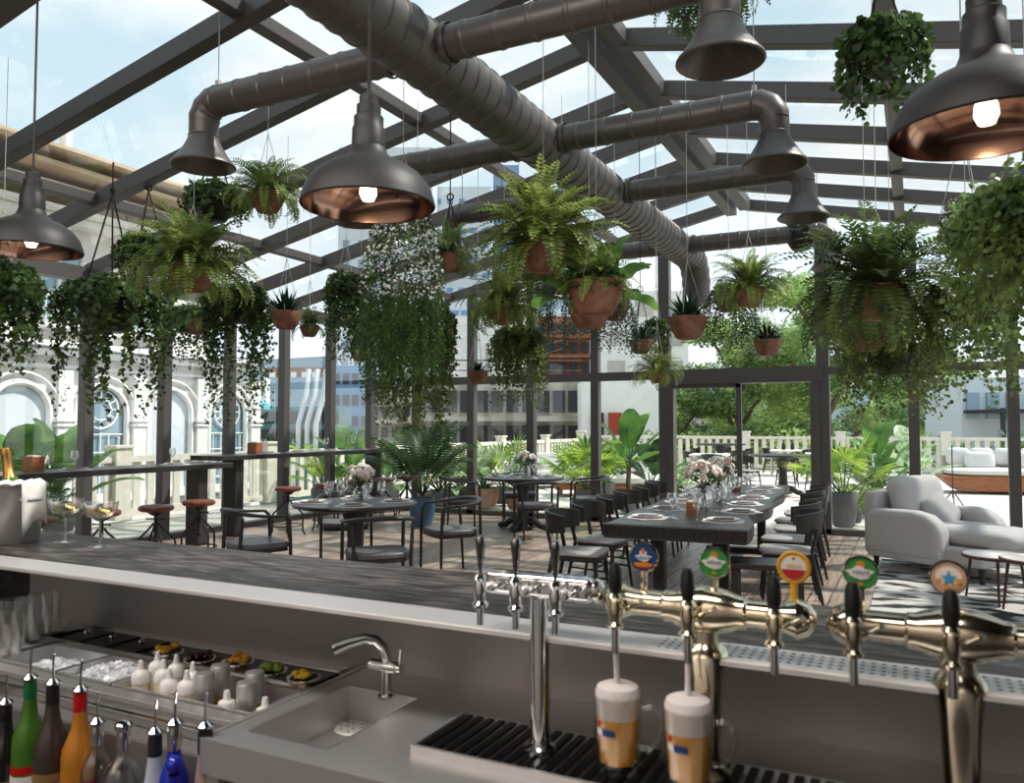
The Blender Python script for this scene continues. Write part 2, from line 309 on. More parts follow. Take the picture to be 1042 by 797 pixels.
# bar end of the building (solid roof, walls behind the camera)
struct('wall_back', MB().box((-2.2, -2.3, 2.2), (13.6, .2, 4.6)), 'wall_warm'); struct('wall_bar_left', MB().box((XL, .2, 2.2), (.2, 5.0, 4.6)), 'wall_dark'); struct('wall_bar_right', MB().box((XR, .2, 2.2), (.2, 5.0, 4.6)), 'wall_dark')
struct('ceiling_bar', MB().box((-2.2, .2, 4.55), (13.6, 5.0, .12)), 'wall_dark')
g = MB()
for y in (2.62, 2.68): g.add([(XL-.1, y, ZE-.1), (XC, y, ZR-.12), (XR+.1, y, ZE-.1), (XR+.1, y, 4.62), (XL-.1, y, 4.62)], [(0, 1, 2, 3, 4)])
struct('trim_1', g, 'wall_dark', smooth=0)

# ================================================================== OUTSIDE
# terrace fences of flat pickets
def fence(p, q, label, n_post=5, h=1.0):
    p, q = Vector(p), Vector(q); L = (q-p).length; t = (q-p)/L; ang = math.atan2(t.y, t.x)
    r = thing('picket_fence', label, 'fence', p, ang)
    rl = MB().box((L/2, 0, h-.04), (L, .10, .10)).box((L/2, 0, .10), (L, .08, .12)); part('rail', rl, 'fence', r, smooth=0)
    pk = MB(); n = int(L/.26)
    for i in range(n): pk.box((.13+i*L/n, 0, h/2), (.13, .035, h-.1))
    part('picket_row', pk, 'fence', r, smooth=0)
    for i in range(n_post): part('fence_post', MB().box((L*i/(n_post-1), 0, (h+.14)/2), (.28, .22, h+.14)).box((L*i/(n_post-1), 0, h+.16), (.34, .28, .05)), 'fence', r, bevel=.01, smooth=0)
fence((-11.3, 2, 0), (-11.3, 28.3, 0), 'beige picket fence running along the terrace before the white classical building', 9)
fence((-11.3, 28.3, 0), (10, 28.3, 0), 'beige picket fence closing the far end of the terrace before the trees', 8, 1.12)

# white classical building, left
XB = -16.0
b = thing('classical_building', 'white classical building with arched ironwork windows and timber roof edge on the left', 'building', (XB, 0, -6))
def pt(n, mb, m, **k): return part(n, mb.xf(Matrix.Translation((-XB, 0, 6))), m, b, **k)
YA = [6.2+1.8*i for i in range(6)]   # arch centres 6.2 .. 15.2
w = MB(); w.box((XB-3, 3.7, -1.5), (6, 24.2, 9.0-.0)); pt('wall', w, 'white_wall', smooth=0)
up = MB().box((XB-3.2, 3.4, 4.6), (5.6, 23, 3.3)); pt('upper_wall', up, 'white_wall', smooth=0)
c = MB()
for z, d, h in ((3.0, .35, .14), (3.16, .5, .12), (2.72, .18, .08), (-.1, .2, .2)): c.box((XB+d/2, 3.7, z), (d, 24.4, h))
pt('cornice', c, 'white_trim', bevel=.02, smooth=0)
c = MB()
for z, d, h in ((5.86, .5, .16), (6.0, .8, .10)): c.box((XB-.4+d/2, 3.3, z), (d, 23, h))
pt('upper_cornice', c, 'white_trim', bevel=.02, smooth=0)
c = MB().box((XB-1.6, 2.2, 6.35), (4.6, 23.6, .12)).box((XB-1.3, 2.2, 6.62), (4.9, 23.8, .10)).box((XB-1.0, 2.2, 6.85), (5.0, 24, .07))
pt('timber_eaves', c, 'roof_wood', smooth=0)
for i, y in enumerate(YA):
    # recessed arch: frame ring + dark niche + white iron tracery
    hw = .62; arc = [(hw*math.cos(a), 1.75+hw*math.sin(a)) for a in [PI*k/14 for k in range(15)]]
    pf = MB(); pts = [(XB+.02, y+u, z) for u, z in [(hw, -.3)]+arc+[(-hw, -.3)]]
    wn = b and pt('arched_window', MB().add([(XB+.015, q[1], q[2]) for q in pts]+[(XB+.03, q[1], q[2]) for q in pts], [tuple(range(len(pts))), tuple(range(2*len(pts)-1, len(pts)-1, -1))]), 'pane_blue' if i % 2 == 1 else 'tower_white', smooth=0)
    fr = MB().tube([(XB+.10, p[1], p[2]) for p in pts], .07, 6); 
    fr.tube([(XB+.16, y+(hw+.2)*math.cos(PI*k/14), 1.75+(hw+.2)*math.sin(PI*k/14)) for k in range(15)], .035, 6)
    pt('arch_moulding', fr, 'white_trim')
    if i % 2 == 1 or i == 5:
        t = MB()
        for rr in (.24, .42): t.tube([(XB+.08, y+rr*math.cos(2*PI*k/24), 1.85+rr*math.sin(2*PI*k/24)) for k in range(25)], .022, 5)
        for k in range(12): t.tube([(XB+.08, y+.24*math.cos(PI*k/6), 1.85+.24*math.sin(PI*k/6)), (XB+.08, y+.42*math.cos(PI*k/6), 1.85+.42*math.sin(PI*k/6))], .016, 4)
        for u in (-.45, -.2, 0, .2, .45): t.tube([(XB+.08, y+u, -.25), (XB+.08, y+u, 1.35-abs(u)*.2)], .016, 4)
        for z in (.2, .9, 1.3): t.tube([(XB+.08, y-hw, z), (XB+.08, y+hw, z)], .016, 4)
        pt('iron_tracery', t, 'white_trim')
    pl = MB().box((XB+.08, y+.9, .85), (.26, .34, 3.6)).box((XB+.1, y+.9, 1.62), (.34, .46, .10)).box((XB+.1, y+.9, 1.50), (.3, .42, .06)); pt('pilaster', pl, 'white_trim', bevel=.015, smooth=0)
for y in (4.6, 8.2, 10.8, 13.0):
    o = pt('upper_window', MB().box((XB-.36, y, 4.55), (.1, 1.05, 1.5)), 'pane_blue', smooth=0)
    pt('window_surround', MB().box((XB-.3, y-.56, 4.55), (.16, .1, 1.7)).box((XB-.3, y+.56, 4.55), (.16, .1, 1.7)).box((XB-.3, y, 5.4), (.2, 1.3, .12)).box((XB-.3, y, 4.55), (.14, .05, 1.5)), 'white_trim', smooth=0)
    bl = MB().box((XB, y, 3.55), (.9, 1.5, .08)).box((XB+.42, y, 4.15), (.04, 1.5, .04))
    for k in range(13): bl.box((XB+.42, y-.72+k*.12, 3.85), (.02, .02, .6))
    pt('balcony', bl, 'white_trim', smooth=0)
pt('chimney', MB().box((XB-1.2, 11.5, 7.6), (.25, .16, 1.6)), 'white_trim', smooth=0)

# city behind
def block(name, label, px0, px1, ptop, D, m, wins=(0, 0), wm='pane_dark', depth=None, slabs=0, zb=-6, pbot=None, cat='building', wfrac=(.6, .5)):
    a, c = atD(px0, ptop, D), atD(px1, ptop, D); h = a.z; mid = (a+c)/2; L = (c-a).length; dp = depth or L*.6
    t = thing(name, label, cat, (mid.x, mid.y, zb), YAW)
    part('wall', MB().box((0, dp/2, (h-zb)/2), (L, dp, h-zb)), m, t, smooth=0)
    nc, nr = wins; zl = (pbot if pbot is not None else 0); z0 = max(EYE.z+(433-zl)*D/FPX if pbot else -2, zb)-zb; z1 = (h-zb)-(h-zb-z0)*.04
    for r in range(nr):
        for q in range(nc):
            cx = -L/2+L*(q+.5)/nc; cz = z0+(z1-z0)*(r+.5)/nr; ww, hh = L/nc*wfrac[0], (z1-z0)/nr*wfrac[1]
            part('window', MB().box((cx, -.02, cz), (ww, .2, hh)), wm, t, smooth=0)
    for r in range(slabs):
        part('balcony_slab', MB().box((0, -.4, z0+(z1-z0)*r/slabs), (L*1.02, 1.2, (z1-z0)/slabs*.14)), m, t, smooth=0)
    return t, L, h-zb
struct('hills', MB().add([p for x, y in ((-100, 368), (60, 366), (200, 360), (270, 366), (340, 362), (420, 352), (560, 350), (700, 380), (900, 395), (1200, 398)) for p in (atD(x, y, 420), atD(x, 520, 420))], [(2*i, 2*i+1, 2*i+3, 2*i+2) for i in range(9)]), 'hill', smooth=0)
block('harbour_hall', 'long blue grey harbour hall below the distant shore', 240, 430, 384, 60, 'blue_wall', (9, 2), 'pane_blue', pbot=440, wfrac=(.3, .3))
block('distant_warehouse', 'row of low pinkish warehouses on the far shore', 272, 380, 374, 150, 'rust', (10, 1), 'white_wall', pbot=388, wfrac=(.5, .4))
block('white_house', 'small white house with dark windows right of the classical building', 243, 270, 385, 34, 'white_wall', (3, 3), pbot=450)
t, L, h = block('glass_workshop', 'low teal glazed workshop with rooftop pipes beyond the left fence', 248, 345, 414, 28, 'teal_glass', (7, 3), 'dark_void', pbot=470, wfrac=(.8, .7))
part('yellow_panel', MB().lathe([(0, 0), (.6, .05), (.55, .35), (0, .4)], (-L*.42, -.4, h-1.9), 14), 'yellow', t); part('cyan_dome', MB().lathe([(.35, 0), (.3, .2), (0, .35)], (-L*.30, -.3, h-.1), 12), 'cyan', t)
for k in range(3): part('roof_pipe', MB().tube([(L*(.08+.09*k), 0, h-2.2), (L*(.10+.09*k), -.3, h-.6), (L*(.18+.09*k), -.3, h+.4), (L*(.18+.09*k), 0, h+1.3)], .09, 8), 'tower_white', t)
block('blue_house', 'small blue house behind the fourth left post', 338, 376, 372, 48, 'tower_blue', (4, 3), 'dark_void', pbot=440)
block('brown_house', 'brown weathered house beyond the corner of the glass hall', 376, 440, 386, 44, 'grunge', (6, 3), 'dark_void', pbot=450, slabs=3)
block('white_hall', 'large plain white hall behind the end glass wall', 430, 562, 322, 58, 'white_wall', (3, 1), 'grey_wall', pbot=420, wfrac=(.08, .5))
t, L, h = block('concrete_apartments', 'weathered concrete apartment block with dark openings behind the far round table', 420, 592, 388, 36, 'grunge', (11, 2), 'dark_void', pbot=462, slabs=2, wfrac=(.78, .62))
part('parapet_rail', MB().box((0, -.5, h+.9), (L, .05, .06)).box((0, -.5, h+.45), (L, .04, .04)), 'frame', t, smooth=0)
block('rooftop_house', 'rust brown rooftop house standing on the concrete apartments', 545, 600, 322, 44, 'rust', (5, 3), 'dark_void', pbot=384, slabs=3, zb=-6, depth=5, wfrac=(.7, .5))
block('curved_roof_shed', 'white shed with blue roof line left of the small succulent pot', 436, 500, 306, 80, 'tower_white', (2, 1), 'tower_blue', pbot=330, wfrac=(.9, .2))
t, L, h = block('red_door_house', 'white house with red door and dark doorway left of the banana plant', 592, 680, 388, 33, 'white_wall', (0, 0))
part('red_shutter', MB().box((-L*.12, -.05, h-2.6), (L*.15, .2, 2.6)), 'red_door', t, smooth=0); part('dark_doorway', MB().box((-L*.32, -.05, h-2.7), (L*.14, .2, 2.8)), 'dark_void', t, smooth=0)
block('glass_office', 'blue glass office behind the left door post', 650, 682, 396, 36, 'tower_white', (5, 5), 'tower_blue', pbot=446, wfrac=(.8, .8))
block('white_mansion', 'white mansion seen between the trees through the left half of the sliding door', 684, 722, 380, 52, 'white_wall', (2, 4), pbot=445)
block('blue_tower', 'slim blue glass tower behind the large middle fern', 502, 528, 168, 130, 'tower_blue', (3, 14), 'pane_blue', pbot=400, wfrac=(.8, .5))
block('pale_tower', 'pale grey tower rising behind the trailing plants', 548, 612, 232, 110, 'blue_wall', (5, 9), 'tower_white', pbot=400)
block('hotel_tower', 'white hotel tower with square windows seen through the left roof', 345, 440, 150, 140, 'tower_white', (6, 11), 'pane_blue', pbot=380, wfrac=(.4, .4))
block('far_white_tower', 'white tower far left of the middle fern', 440, 500, 190, 150, 'tower_white', (5, 12), 'tower_blue', pbot=380, wfrac=(.5, .35))
block('white_terrace_house', 'broad white terraced house behind the hanging aloe pots', 612, 700, 296, 75, 'white_wall', (3, 3), 'grey_wall', pbot=390)
t, L, h = block('blue_kiosk', 'low building with dark awning and blue side on the right', 978, 1100, 384, 30, 'tower_white', (6, 1), 'pane_blue', pbot=440)
part('awning_frame', MB().box((0, -1.2, h-1.3), (L, 2.2, .12)).box((-L*.46, -2.2, h-2.2), (.12, .12, 2)).box((L*.1, -2.2, h-2.2), (.12, .12, 2)), 'dark_void', t, smooth=0); part('railing', MB().box((0, -2.2, h-2.4), (L, .05, .9)), 'hill', t, smooth=0)
block('right_pale_house', 'pale low house behind the right hanging ivy', 925, 990, 395, 55, 'blue_wall', (3, 2), 'tower_white', pbot=440)

# trees beyond the fence
def leafcloud(blobs, n, s, seed):
    r = random.Random(seed); mb = MB()
    for (cx, cy, cz, rx, ry, rz) in blobs:
        for _ in range(n):
            d = Vector((r.gauss(0, 1), r.gauss(0, 1), r.gauss(0, 1))).normalized(); k = r.uniform(.55, 1.0)
            p = Vector((cx+d.x*rx*k, cy+d.y*ry*k, cz+d.z*rz*k))
            u = Vector((r.gauss(0, 1), r.gauss(0, 1), r.gauss(0, .5))).normalized(); v = u.cross(d+Vector((0, 0, .3))).normalized(); q = s*r.uniform(.6, 1.3)
            mb.add([p-u*q, p-v*q*.45, p+u*q, p+v*q*.45], [(0, 1, 2, 3)])
    return mb
def mk_tree(seed, H, W_):
    r = random.Random(seed); t = thing('leafy_tree', '', 'tree')
    tr = MB(); tr.tube([(0, 0, 0), (.1, .05, H*.25), (-.05, 0, H*.5), (.1, 0, H*.8)], [.30, .23, .16, .05], 8)
    blobs = []
    for k in range(11):
        a = 2.4*k; z = H*(.34+.058*k); rr = W_*(.62-.035*abs(k-3))*r.uniform(.6, 1)
        p = (rr*math.cos(a), rr*math.sin(a), z); tr.tube([(0, 0, z*.75), (p[0]*.5, p[1]*.5, z*.9), p], [.12, .08, .03], 5)
        blobs.append((*p, W_*.34, W_*.34, W_*.17))
    blobs.append((0, 0, H*.93, W_*.4, W_*.4, W_*.2))
    part('trunk', tr, 'bark', t); part('foliage', leafcloud(blobs, 1500, .105, seed), 'tree_leaf', t, smooth=0, fix=False); return t
tA = once(lambda: mk_tree(3, 10.5, 4.0)); tB = once(lambda: mk_tree(8, 9.0, 4.4))
for f, x, D, sc, lb in ((tA, 752, 44, 1.3, 'tall leafy tree behind the middle of the sliding door'), (tB, 688, 44, 1.1, 'leafy tree behind the left door post'), (tA, 842, 40, 1.45, 'tall bright leafy tree right of the sliding door centre'),
                        (tB, 930, 46, 1.35, 'leafy tree behind the large right fern'), (tB, 800, 62, 1.7, 'dark tree furthest back behind the sliding door'), (tA, 985, 50, .8, 'smaller leafy tree right of the right door post'), (tB, 765, 33, .62, 'low bushy tree just behind the far fence')):
    p = atD(x, 433, D); f((p.x, p.y, -5.9), x*.7, lb, 'trees beyond the terrace', sc)
r_ = random.Random(2)
hb = []
for k in range(26): hb.append((-9+k*.75, 29.6+r_.uniform(-.2, .4), r_.uniform(.2, .7), .8, .6, .75))
solo('hedge', leafcloud(hb, 260, .11, 4), 'tree_leaf', 'bright green hedge growing behind the far picket fence', 'hedge', kind='stuff', smooth=0, fix=False)

# ================================================================== DUCTS AND LAMPS
DZ, DXC = 3.70, -2.56
def ringtube(mb, p, q, r, step, rr=.006, n=36):
    p, q = Vector(p), Vector(q); L = (q-p).length; k = max(2, int(L/step)); pts = []; rs = []
    for i in range(k+1):
        for d, e in ((-.018, 0), (-.008, rr), (.008, rr), (.018, 0)):
            s = i*L/k+d
            if 0 <= s <= L: pts.append(p+(q-p)*(s/L)); rs.append(r+e)
    mb.tube([p]+pts+[q], [r]+rs+[r], n)
md = thing('ventilation_main_duct', 'large dark ribbed round duct running below the roof ridge to the end wall', 'duct', (DXC, 2.9, DZ))
mb = MB(); ringtube(mb, (0, -.6, 0), (0, 7.3, 0), .185, .15, .008, 40); part('duct_pipe', mb, 'duct', md, smooth=14)
mb = MB(); el = [(0, 7.3+.36*math.sin(a), -.36+.36*math.cos(a)) for a in [PI/2*k/8 for k in range(9)]]+[(0, 7.66, -.6)]
mb.tube(el, [.19 if k % 2 else .178 for k in range(10)], 28); part('duct_elbow', mb, 'duct', md)
def mk_branch(two=True):
    t = thing('branch_duct', '', 'duct'); hx = 1.62
    mb = MB(); ringtube(mb, (-hx, 0, 0), (hx, 0, 0), .10, .21, .005); part('duct_pipe', mb, 'duct', t, smooth=14)
    for s in (-1, 1): part('collar', MB().lathe([(.115, 0), (.12, .02), (.115, .04)], n=20).xf(Matrix.Translation((s*.205-.02, 0, 0)) @ Matrix.Rotation(PI/2, 4, 'Y')), 'duct', t)
    for s in (-1, 1):
        mb = MB(); pts = [(s*(hx+.13*math.sin(a)), 0, -.13+.13*math.cos(a)) for a in [PI/2*i/6 for i in range(7)]]
        mb.tube(pts, [.104 if i % 2 else .098 for i in range(7)], 20); mb.tube([(s*(hx+.13), 0, -.13), (s*(hx+.13), 0, -.24)], .098, 20); mb.lathe([(.098, 0), (.104, .01), (.098, .02)], (s*(hx+.13), 0, -.235), 20); part('elbow', mb, 'duct', t)
        mb = MB().lathe([(.098, -.22), (.103, -.245), (.128, -.30), (.162, -.355), (.195, -.40), (.213, -.418), (.216, -.43), (.208, -.436), (.19, -.405), (.155, -.355), (.12, -.30), (.09, -.25), (.085, -.22)], (s*(hx+.13), 0, 0), 28); part('bell_outlet', mb, 'duct', t)
        mb = MB().tube([(s*hx, 0, .1), (s*hx, 0, .75)], .004, 5).box((s*hx, 0, .115), (.03, .03, .05)); part('hanging_rod', mb, 'chain', t)
    return t
br = once(mk_branch)
for i, (y, w_) in enumerate(((3.87, 'nearest cross duct with bell outlets, above the bar pendant lamps'), (5.58, 'second cross duct from the bar with bell outlets at both ends'), (7.15, 'third cross duct from the bar with bell outlets at both ends'), (9.6, 'furthest cross duct with bell outlets, close to the end wall'))):
    br((DXC, y, DZ), 0, w_, 'cross ducts below the roof')

def mk_lamp():
    t = thing('pendant_lamp', '', 'lamp')
    part('lamp_shade', MB().lathe([(.252, 0), (.256, .006), (.25, .03), (.235, .075), (.20, .12), (.15, .155), (.10, .178), (.075, .20), (.066, .225)], n=48), 'lamp_grey', t)
    part('inner_lining', MB().lathe([(.249, .002), (.245, .03), (.23, .07), (.195, .115), (.145, .15), (.09, .172), (.05, .19), (0, .195)], n=48), 'copper', t, label='shiny copper inside of the shade')
    part('neck', MB().lathe([(.064, .222), (.062, .30), (.056, .31), (.056, .345), (.046, .352), (.046, .39), (.036, .398), (.036, .425), (.012, .44), (.012, .45)], n=28, cap=True), 'lamp_grey', t)
    part('cord', MB().tube([(0, 0, .44), (0, 0, 2.1)], .006, 6), 'black', t)
    part('bulb', MB().lathe([(.0, .02), (.022, .025), (.033, .05), (.03, .08), (.018, .11), (.014, .16)], n=18), 'bulb', t, label='glowing warm white bulb')
    return t
lp = once(mk_lamp)
for (x, y, z), lb in (((-4.25, 2.66, 2.44), 'grey dome pendant lamp with copper inside at the left edge'), ((-1.84, 2.44, 2.33), 'grey dome pendant lamp with copper inside, in the middle over the bar'), ((.20, 2.60, 2.33), 'grey dome pendant lamp with copper inside at the top right corner')):
    lp((x, y, z), 0, lb, 'pendant lamps over the bar')
    l = bpy.data.lights.new('bulb_light', 'POINT'); l.energy = 1.0; l.color = (1, .78, .5); l.shadow_soft_size = .03
    o = bpy.data.objects.new('bulb_light', l); C.objects.link(o); o.location = (x, y, z+.03)

# ================================================================== BAR
ZB, ZC = 1.10, .86
bc = thing('bar_counter', 'long bar counter with dark grained wood top and brushed steel ledge across the foreground', 'bar counter', (-.9, 1.7, 0))
def bp(n, mb, m, **k): return part(n, mb.xf(Matrix.Translation((.9, -1.7, 0))), m, bc, **k)
bp('wood_top', MB().box((-1.2, 1.715, ZB-.02), (6.4, .41, .04)), 'bar_wood', bevel=.006)
bp('steel_ledge', MB().box((-1.2, 1.455, ZB-.006), (6.4, .11, .012)), 'steel_bright', bevel=.003, smooth=0)
bp('backsplash', MB().box((-.55, 1.725, .96), (4.3, .02, .26)), 'steel_dark', smooth=0)
bp('front_panel', MB().box((-1.2, 1.80, .54), (6.4, .10, 1.03)), 'wood_black', smooth=0)
pr = MB()
for i in range(66):
    for j in range(4): pr.lathe([(.0042, 0), (0, .0)], (-.42+i*.016, 1.425+j*.02, ZB+.0012), 8)
bp('drain_perforation', MB().box((.10, 1.455, ZB+.0005), (1.08, .10, .001)), 'steel_bright', smooth=0); bp('perforation_holes', pr, 'black', smooth=0, fix=False)
# ice and garnish station
st = thing('ice_station', 'steel ice and garnish station set in the work counter on the left', 'ice station', (-2.0, 1.5, 0))
def sp_(n, mb, m, **k): return part(n, mb.xf(Matrix.Translation((2.0, -1.5, 0))), m, st, **k)
X0, X1, Y0, Y1 = -2.26, -1.32, 1.335, 1.515
dk = MB(); dk.box((-2.65, 1.50, ZC-.012), (.70, .43, .024)).box(((X0+X1)/2, 1.315, ZC-.012), (X1-X0, .04, .024)).box(((X0+X1)/2, 1.535, ZC-.012), (X1-X0, .04, .024)).box((-1.305, 1.50, ZC-.012), (.03, .43, .024)).box((-1.85, 1.70, ZC-.012), (1.0, .04, .024))
sp_('deck', dk, 'steel', smooth=0, bevel=.002)
sp_('front_apron', MB().box((-2.15, 1.30, .62), (1.72, .012, .46)), 'steel_dark', smooth=0)
sp_('front_lip', MB().box((-2.15, 1.293, ZC-.03), (1.72, .008, .008)), 'chrome', smooth=0)
def basin(x0, x1, y0, y1, z0, z1, t=.004):
    return MB().box(((x0+x1)/2, (y0+y1)/2, z0), (x1-x0, y1-y0, t)).box((x0, (y0+y1)/2, (z0+z1)/2), (t, y1-y0, z1-z0)).box((x1, (y0+y1)/2, (z0+z1)/2), (t, y1-y0, z1-z0)).box(((x0+x1)/2, y0, (z0+z1)/2), (x1-x0, t, z1-z0)).box(((x0+x1)/2, y1, (z0+z1)/2), (x1-x0, t, z1-z0))
for x0, x1 in ((X0+.01, -2.005), (-1.99, -1.79), (-1.78, X1-.005)):
    sp_('basin', basin(x0, x1, Y0+.01, Y1-.01, ZC-.13, ZC+.004), 'steel', smooth=0)
for (x0, x1, hz) in ((-2.24, -2.01, ZC-.045), (-1.985, -1.795, ZC-.022)):
    ic = MB(); r = random.Random(int(x0*100))
    for _ in range(330):
        x, y = r.uniform(x0+.02, x1-.02), r.uniform(Y0+.025, Y1-.025); u = (x-(x0+x1)/2)/((x1-x0)/2); v = (y-(Y0+Y1)/2)/((Y1-Y0)/2)
        z = hz-.02+.05*max(0, 1-u*u*.8-v*v*.6)*r.uniform(.5, 1); rt = Matrix.Rotation(r.uniform(0, 3), 3, (r.random()+.1, r.random(), r.random()))
        ic.box((x, y, z), (r.uniform(.012, .02),)*3, rt)
    solo('ice', ic, 'ice', 'crushed ice filling the %s steel basin' % ('left' if x0 < -2.1 else 'middle'), 'ice', kind='stuff', bevel=0, smooth=0)
gt = thing('garnish_tray', 'dark garnish tray with lids and fruit wells behind the ice basins', 'tray', (-1.85, 1.61, ZC))
wells = [(171, 663), (203, 670), (242, 673), (275, 682), (309, 689)]; lids = [(85, 648), (113, 652), (144, 657)]
gm = MB().box((0, .0, -.03), (1.02, .125, .06)); part('tray_body', gm, 'tray_black', gt, smooth=0, bevel=.003)
part('front_rim', MB().box((0, -.066, -.002), (1.02, .008, .012)), 'chrome', gt, smooth=0)
fr_m = ['fruit_orange', 'fruit_cherry', 'fruit_orange', 'fruit_green', 'fruit_yellow']; fn = ['orange slices', 'dark cherries', 'peach pieces', 'lime wedges', 'lemon slices']
for i, (x, y) in enumerate(wells):
    p = on(x, y, ZC+.003)-Vector((-1.85, 1.61, ZC)); part('well_rim', MB().lathe([(.036, 0), (.040, .004), (.043, .004), (.044, 0)], (p.x, p.y, 0), 24), 'chrome', gt)
    r = random.Random(i); f = MB()
    for _ in range(16):
        a, q = r.uniform(0, 6.28), r.uniform(0, .026); f.lathe([(0, -.006), (.009, -.004), (.012, 0), (.008, .006), (0, .008)], (q*math.cos(a), q*math.sin(a), r.uniform(.0, .012)), 8)
    solo('garnish', f, fr_m[i], '%s in the %s round well of the garnish tray from the left' % (fn[i], ORD[i] if i else 'first'), 'fruit', (p.x-1.85, p.y+1.61, ZC+.004), kind='stuff')
for i, (x, y) in enumerate(lids):
    p = on(x, y, ZC+.003)-Vector((-1.85, 1.61, ZC)); ld = part('lid', MB().box((p.x, 0, .003), (.098, .12, .006)), 'tray_black', gt, smooth=0, bevel=.002)
    part('lid_knob', MB().lathe([(0, .005), (.008, .006), (.010, .014), (.006, .019), (0, .02)], (p.x, 0, 0), 14), 'chrome', ld)
# squeeze and juice bottles
def mk_squeeze():
    t = thing('squeeze_bottle', '', 'bottle')
    part('body', MB().lathe([(.001, 0), (.020, 0), (.021, .01), (.021, .085), (.018, .094), (.018, .10)], n=20), 'juice_cream', t)
    part('cap', MB().lathe([(.022, .085), (.022, .103), (.017, .112), (.008, .117), (.005, .138), (.003, .14), (0, .14)], n=20), 'white_plastic', t); return t
sq = once(mk_squeeze)
zb = ZC-.125
for i, (x, y) in enumerate(((143, 1.40), (160, 1.475), (179, 1.478), (166, 1.43), (172, 1.383), (196, 1.45), (190, 1.395))):
    p = atY(x, 695, y)
    sq((p.x, p.y, .77), 0, '%s white squeeze bottle counted from the left in the bottle basin' % (ORD[i] if i else 'first'), 'white squeeze bottles in the steel basin')
def mk_juice(lb, tall):
    t = thing('juice_bottle', '', 'bottle')
    part('body', MB().lathe([(.001, 0), (.020, 0), (.021, .008), (.021, .05)], n=20), lb, t)
    part('label', MB().lathe([(.0214, .048), (.0214, .062)], n=20), 'label_gold', t)
    if tall: part('cup_top', MB().lathe([(.0205, .062), (.022, .065), (.0235, .128), (.021, .134), (0, .137)], n=24), 'steel', t)
    else: part('cap', MB().lathe([(.021, .062), (.022, .066), (.022, .08), (.018, .09), (.009, .094), (.006, .114), (0, .115)], n=20), 'white_plastic', t)
    return t
jj = {(c, k): once(lambda c=c, k=k: mk_juice(c, k)) for c in ('juice_red', 'juice_blue') for k in (0, 1)}
for i, (x, y, c, k, lb) in enumerate(((208, 1.40, 'juice_red', 1, 'tall steel topped red bottle beside the squeeze bottles'), (224, 1.465, 'juice_blue', 1, 'tall white topped blue bottle behind the red bottles'), (231, 1.375, 'juice_red', 0, 'short red labelled bottle with white cap in the middle'), (251, 1.395, 'juice_red', 1, 'tall steel topped red bottle second from right'), (270, 1.38, 'juice_blue', 0, 'short blue labelled bottle with white cap at the right end'), (259, 1.46, 'juice_blue', 1, 'tall white topped bottle behind the others at the right'))):
    p = atY(x, 695, y); jj[(c, k)]((p.x, p.y, .775), 0, lb)
# tumblers
def mk_tumbler():
    t = thing('glass_tumbler', '', 'glass'); part('glass_body', MB().lathe([(0, .0), (.030, 0), (.032, .006), (.036, .13), (.034, .13), (.0305, .012), (0, .012)], n=24), 'glassware', t); return t
tb = once(mk_tumbler)
for i, (x, y, lb) in enumerate(((41, 648, 'left clear tumbler of the tall pair at the end of the counter'), (55, 645, 'right clear tumbler of the tall pair at the end of the counter'), (28, 655, 'clear tumbler just left of the tall pair'), (8, 668, 'clear tumbler nearest the left edge of the counter'), (14, 655, 'clear tumbler behind the leftmost tumbler'))):
    p = on(x, y, ZC); tb((p.x, p.y, ZC), 0, lb, None)
# sink counter
sc_ = thing('sink_counter', 'raised steel work counter with sunken sink in the foreground', 'counter', (0, 1.45, 0))
def sk(n, mb, m, **k): return part(n, mb.xf(Matrix.Translation((0, -1.45, 0))), m, sc_, **k)
sx0, sx1, sy0, sy1 = -1.235, -1.03, 1.25, 1.575; cx0, cx1, cy0, cy1 = -1.29, 1.5, 1.18, 1.715
t = MB()
for (a, b_, c_, d) in ((cx0, sx0, cy0, cy1), (sx1, cx1, cy0, cy1), (sx0, sx1, cy0, sy0), (sx0, sx1, sy1, cy1)): t.box(((a+b_)/2, (c_+d)/2, ZC-.012+.006), (b_-a, d-c_, .036))
sk('counter_top', t, 'steel', smooth=0)
sk('front_edge', MB().box(((cx0+cx1)/2, cy0, ZC-.02), (cx1-cx0, .012, .07)).box((cx0, 1.45, ZC-.02), (.012, .53, .07)).box((cx0+.02, cy0+.02, .42), (.05, .04, .84)).box((.4, cy0+.02, .42), (.05, .04, .84)), 'steel', smooth=0)
sk('under_shelf', MB().box(((cx0+cx1)/2, 1.62, .36), (cx1-cx0, .15, .70)).box((cx0+.01, 1.45, .42), (.01, .5, .8)), 'wall_dark', smooth=0)
bs = sk('sink_basin', basin(sx0, sx1, sy0, sy1, ZC-.075, ZC+.012), 'steel', smooth=0)
p = on(362, 741, ZC-.072); o = part('drain_plate', MB().lathe([(0, .004), (.045, .004), (.05, 0)], (p.x, p.y-1.45, p.z), 32), 'white_plastic', bs)
hm = MB()
for rr, n in ((.018, 5), (.036, 9)):
    for k in range(n): hm.lathe([(.003, 0), (0, 0)], (p.x+rr*math.cos(6.283*k/n), p.y-1.45+rr*math.sin(6.283*k/n), p.z+.0048), 8)
part('drain_holes', hm, 'black', bs, smooth=0, fix=False)
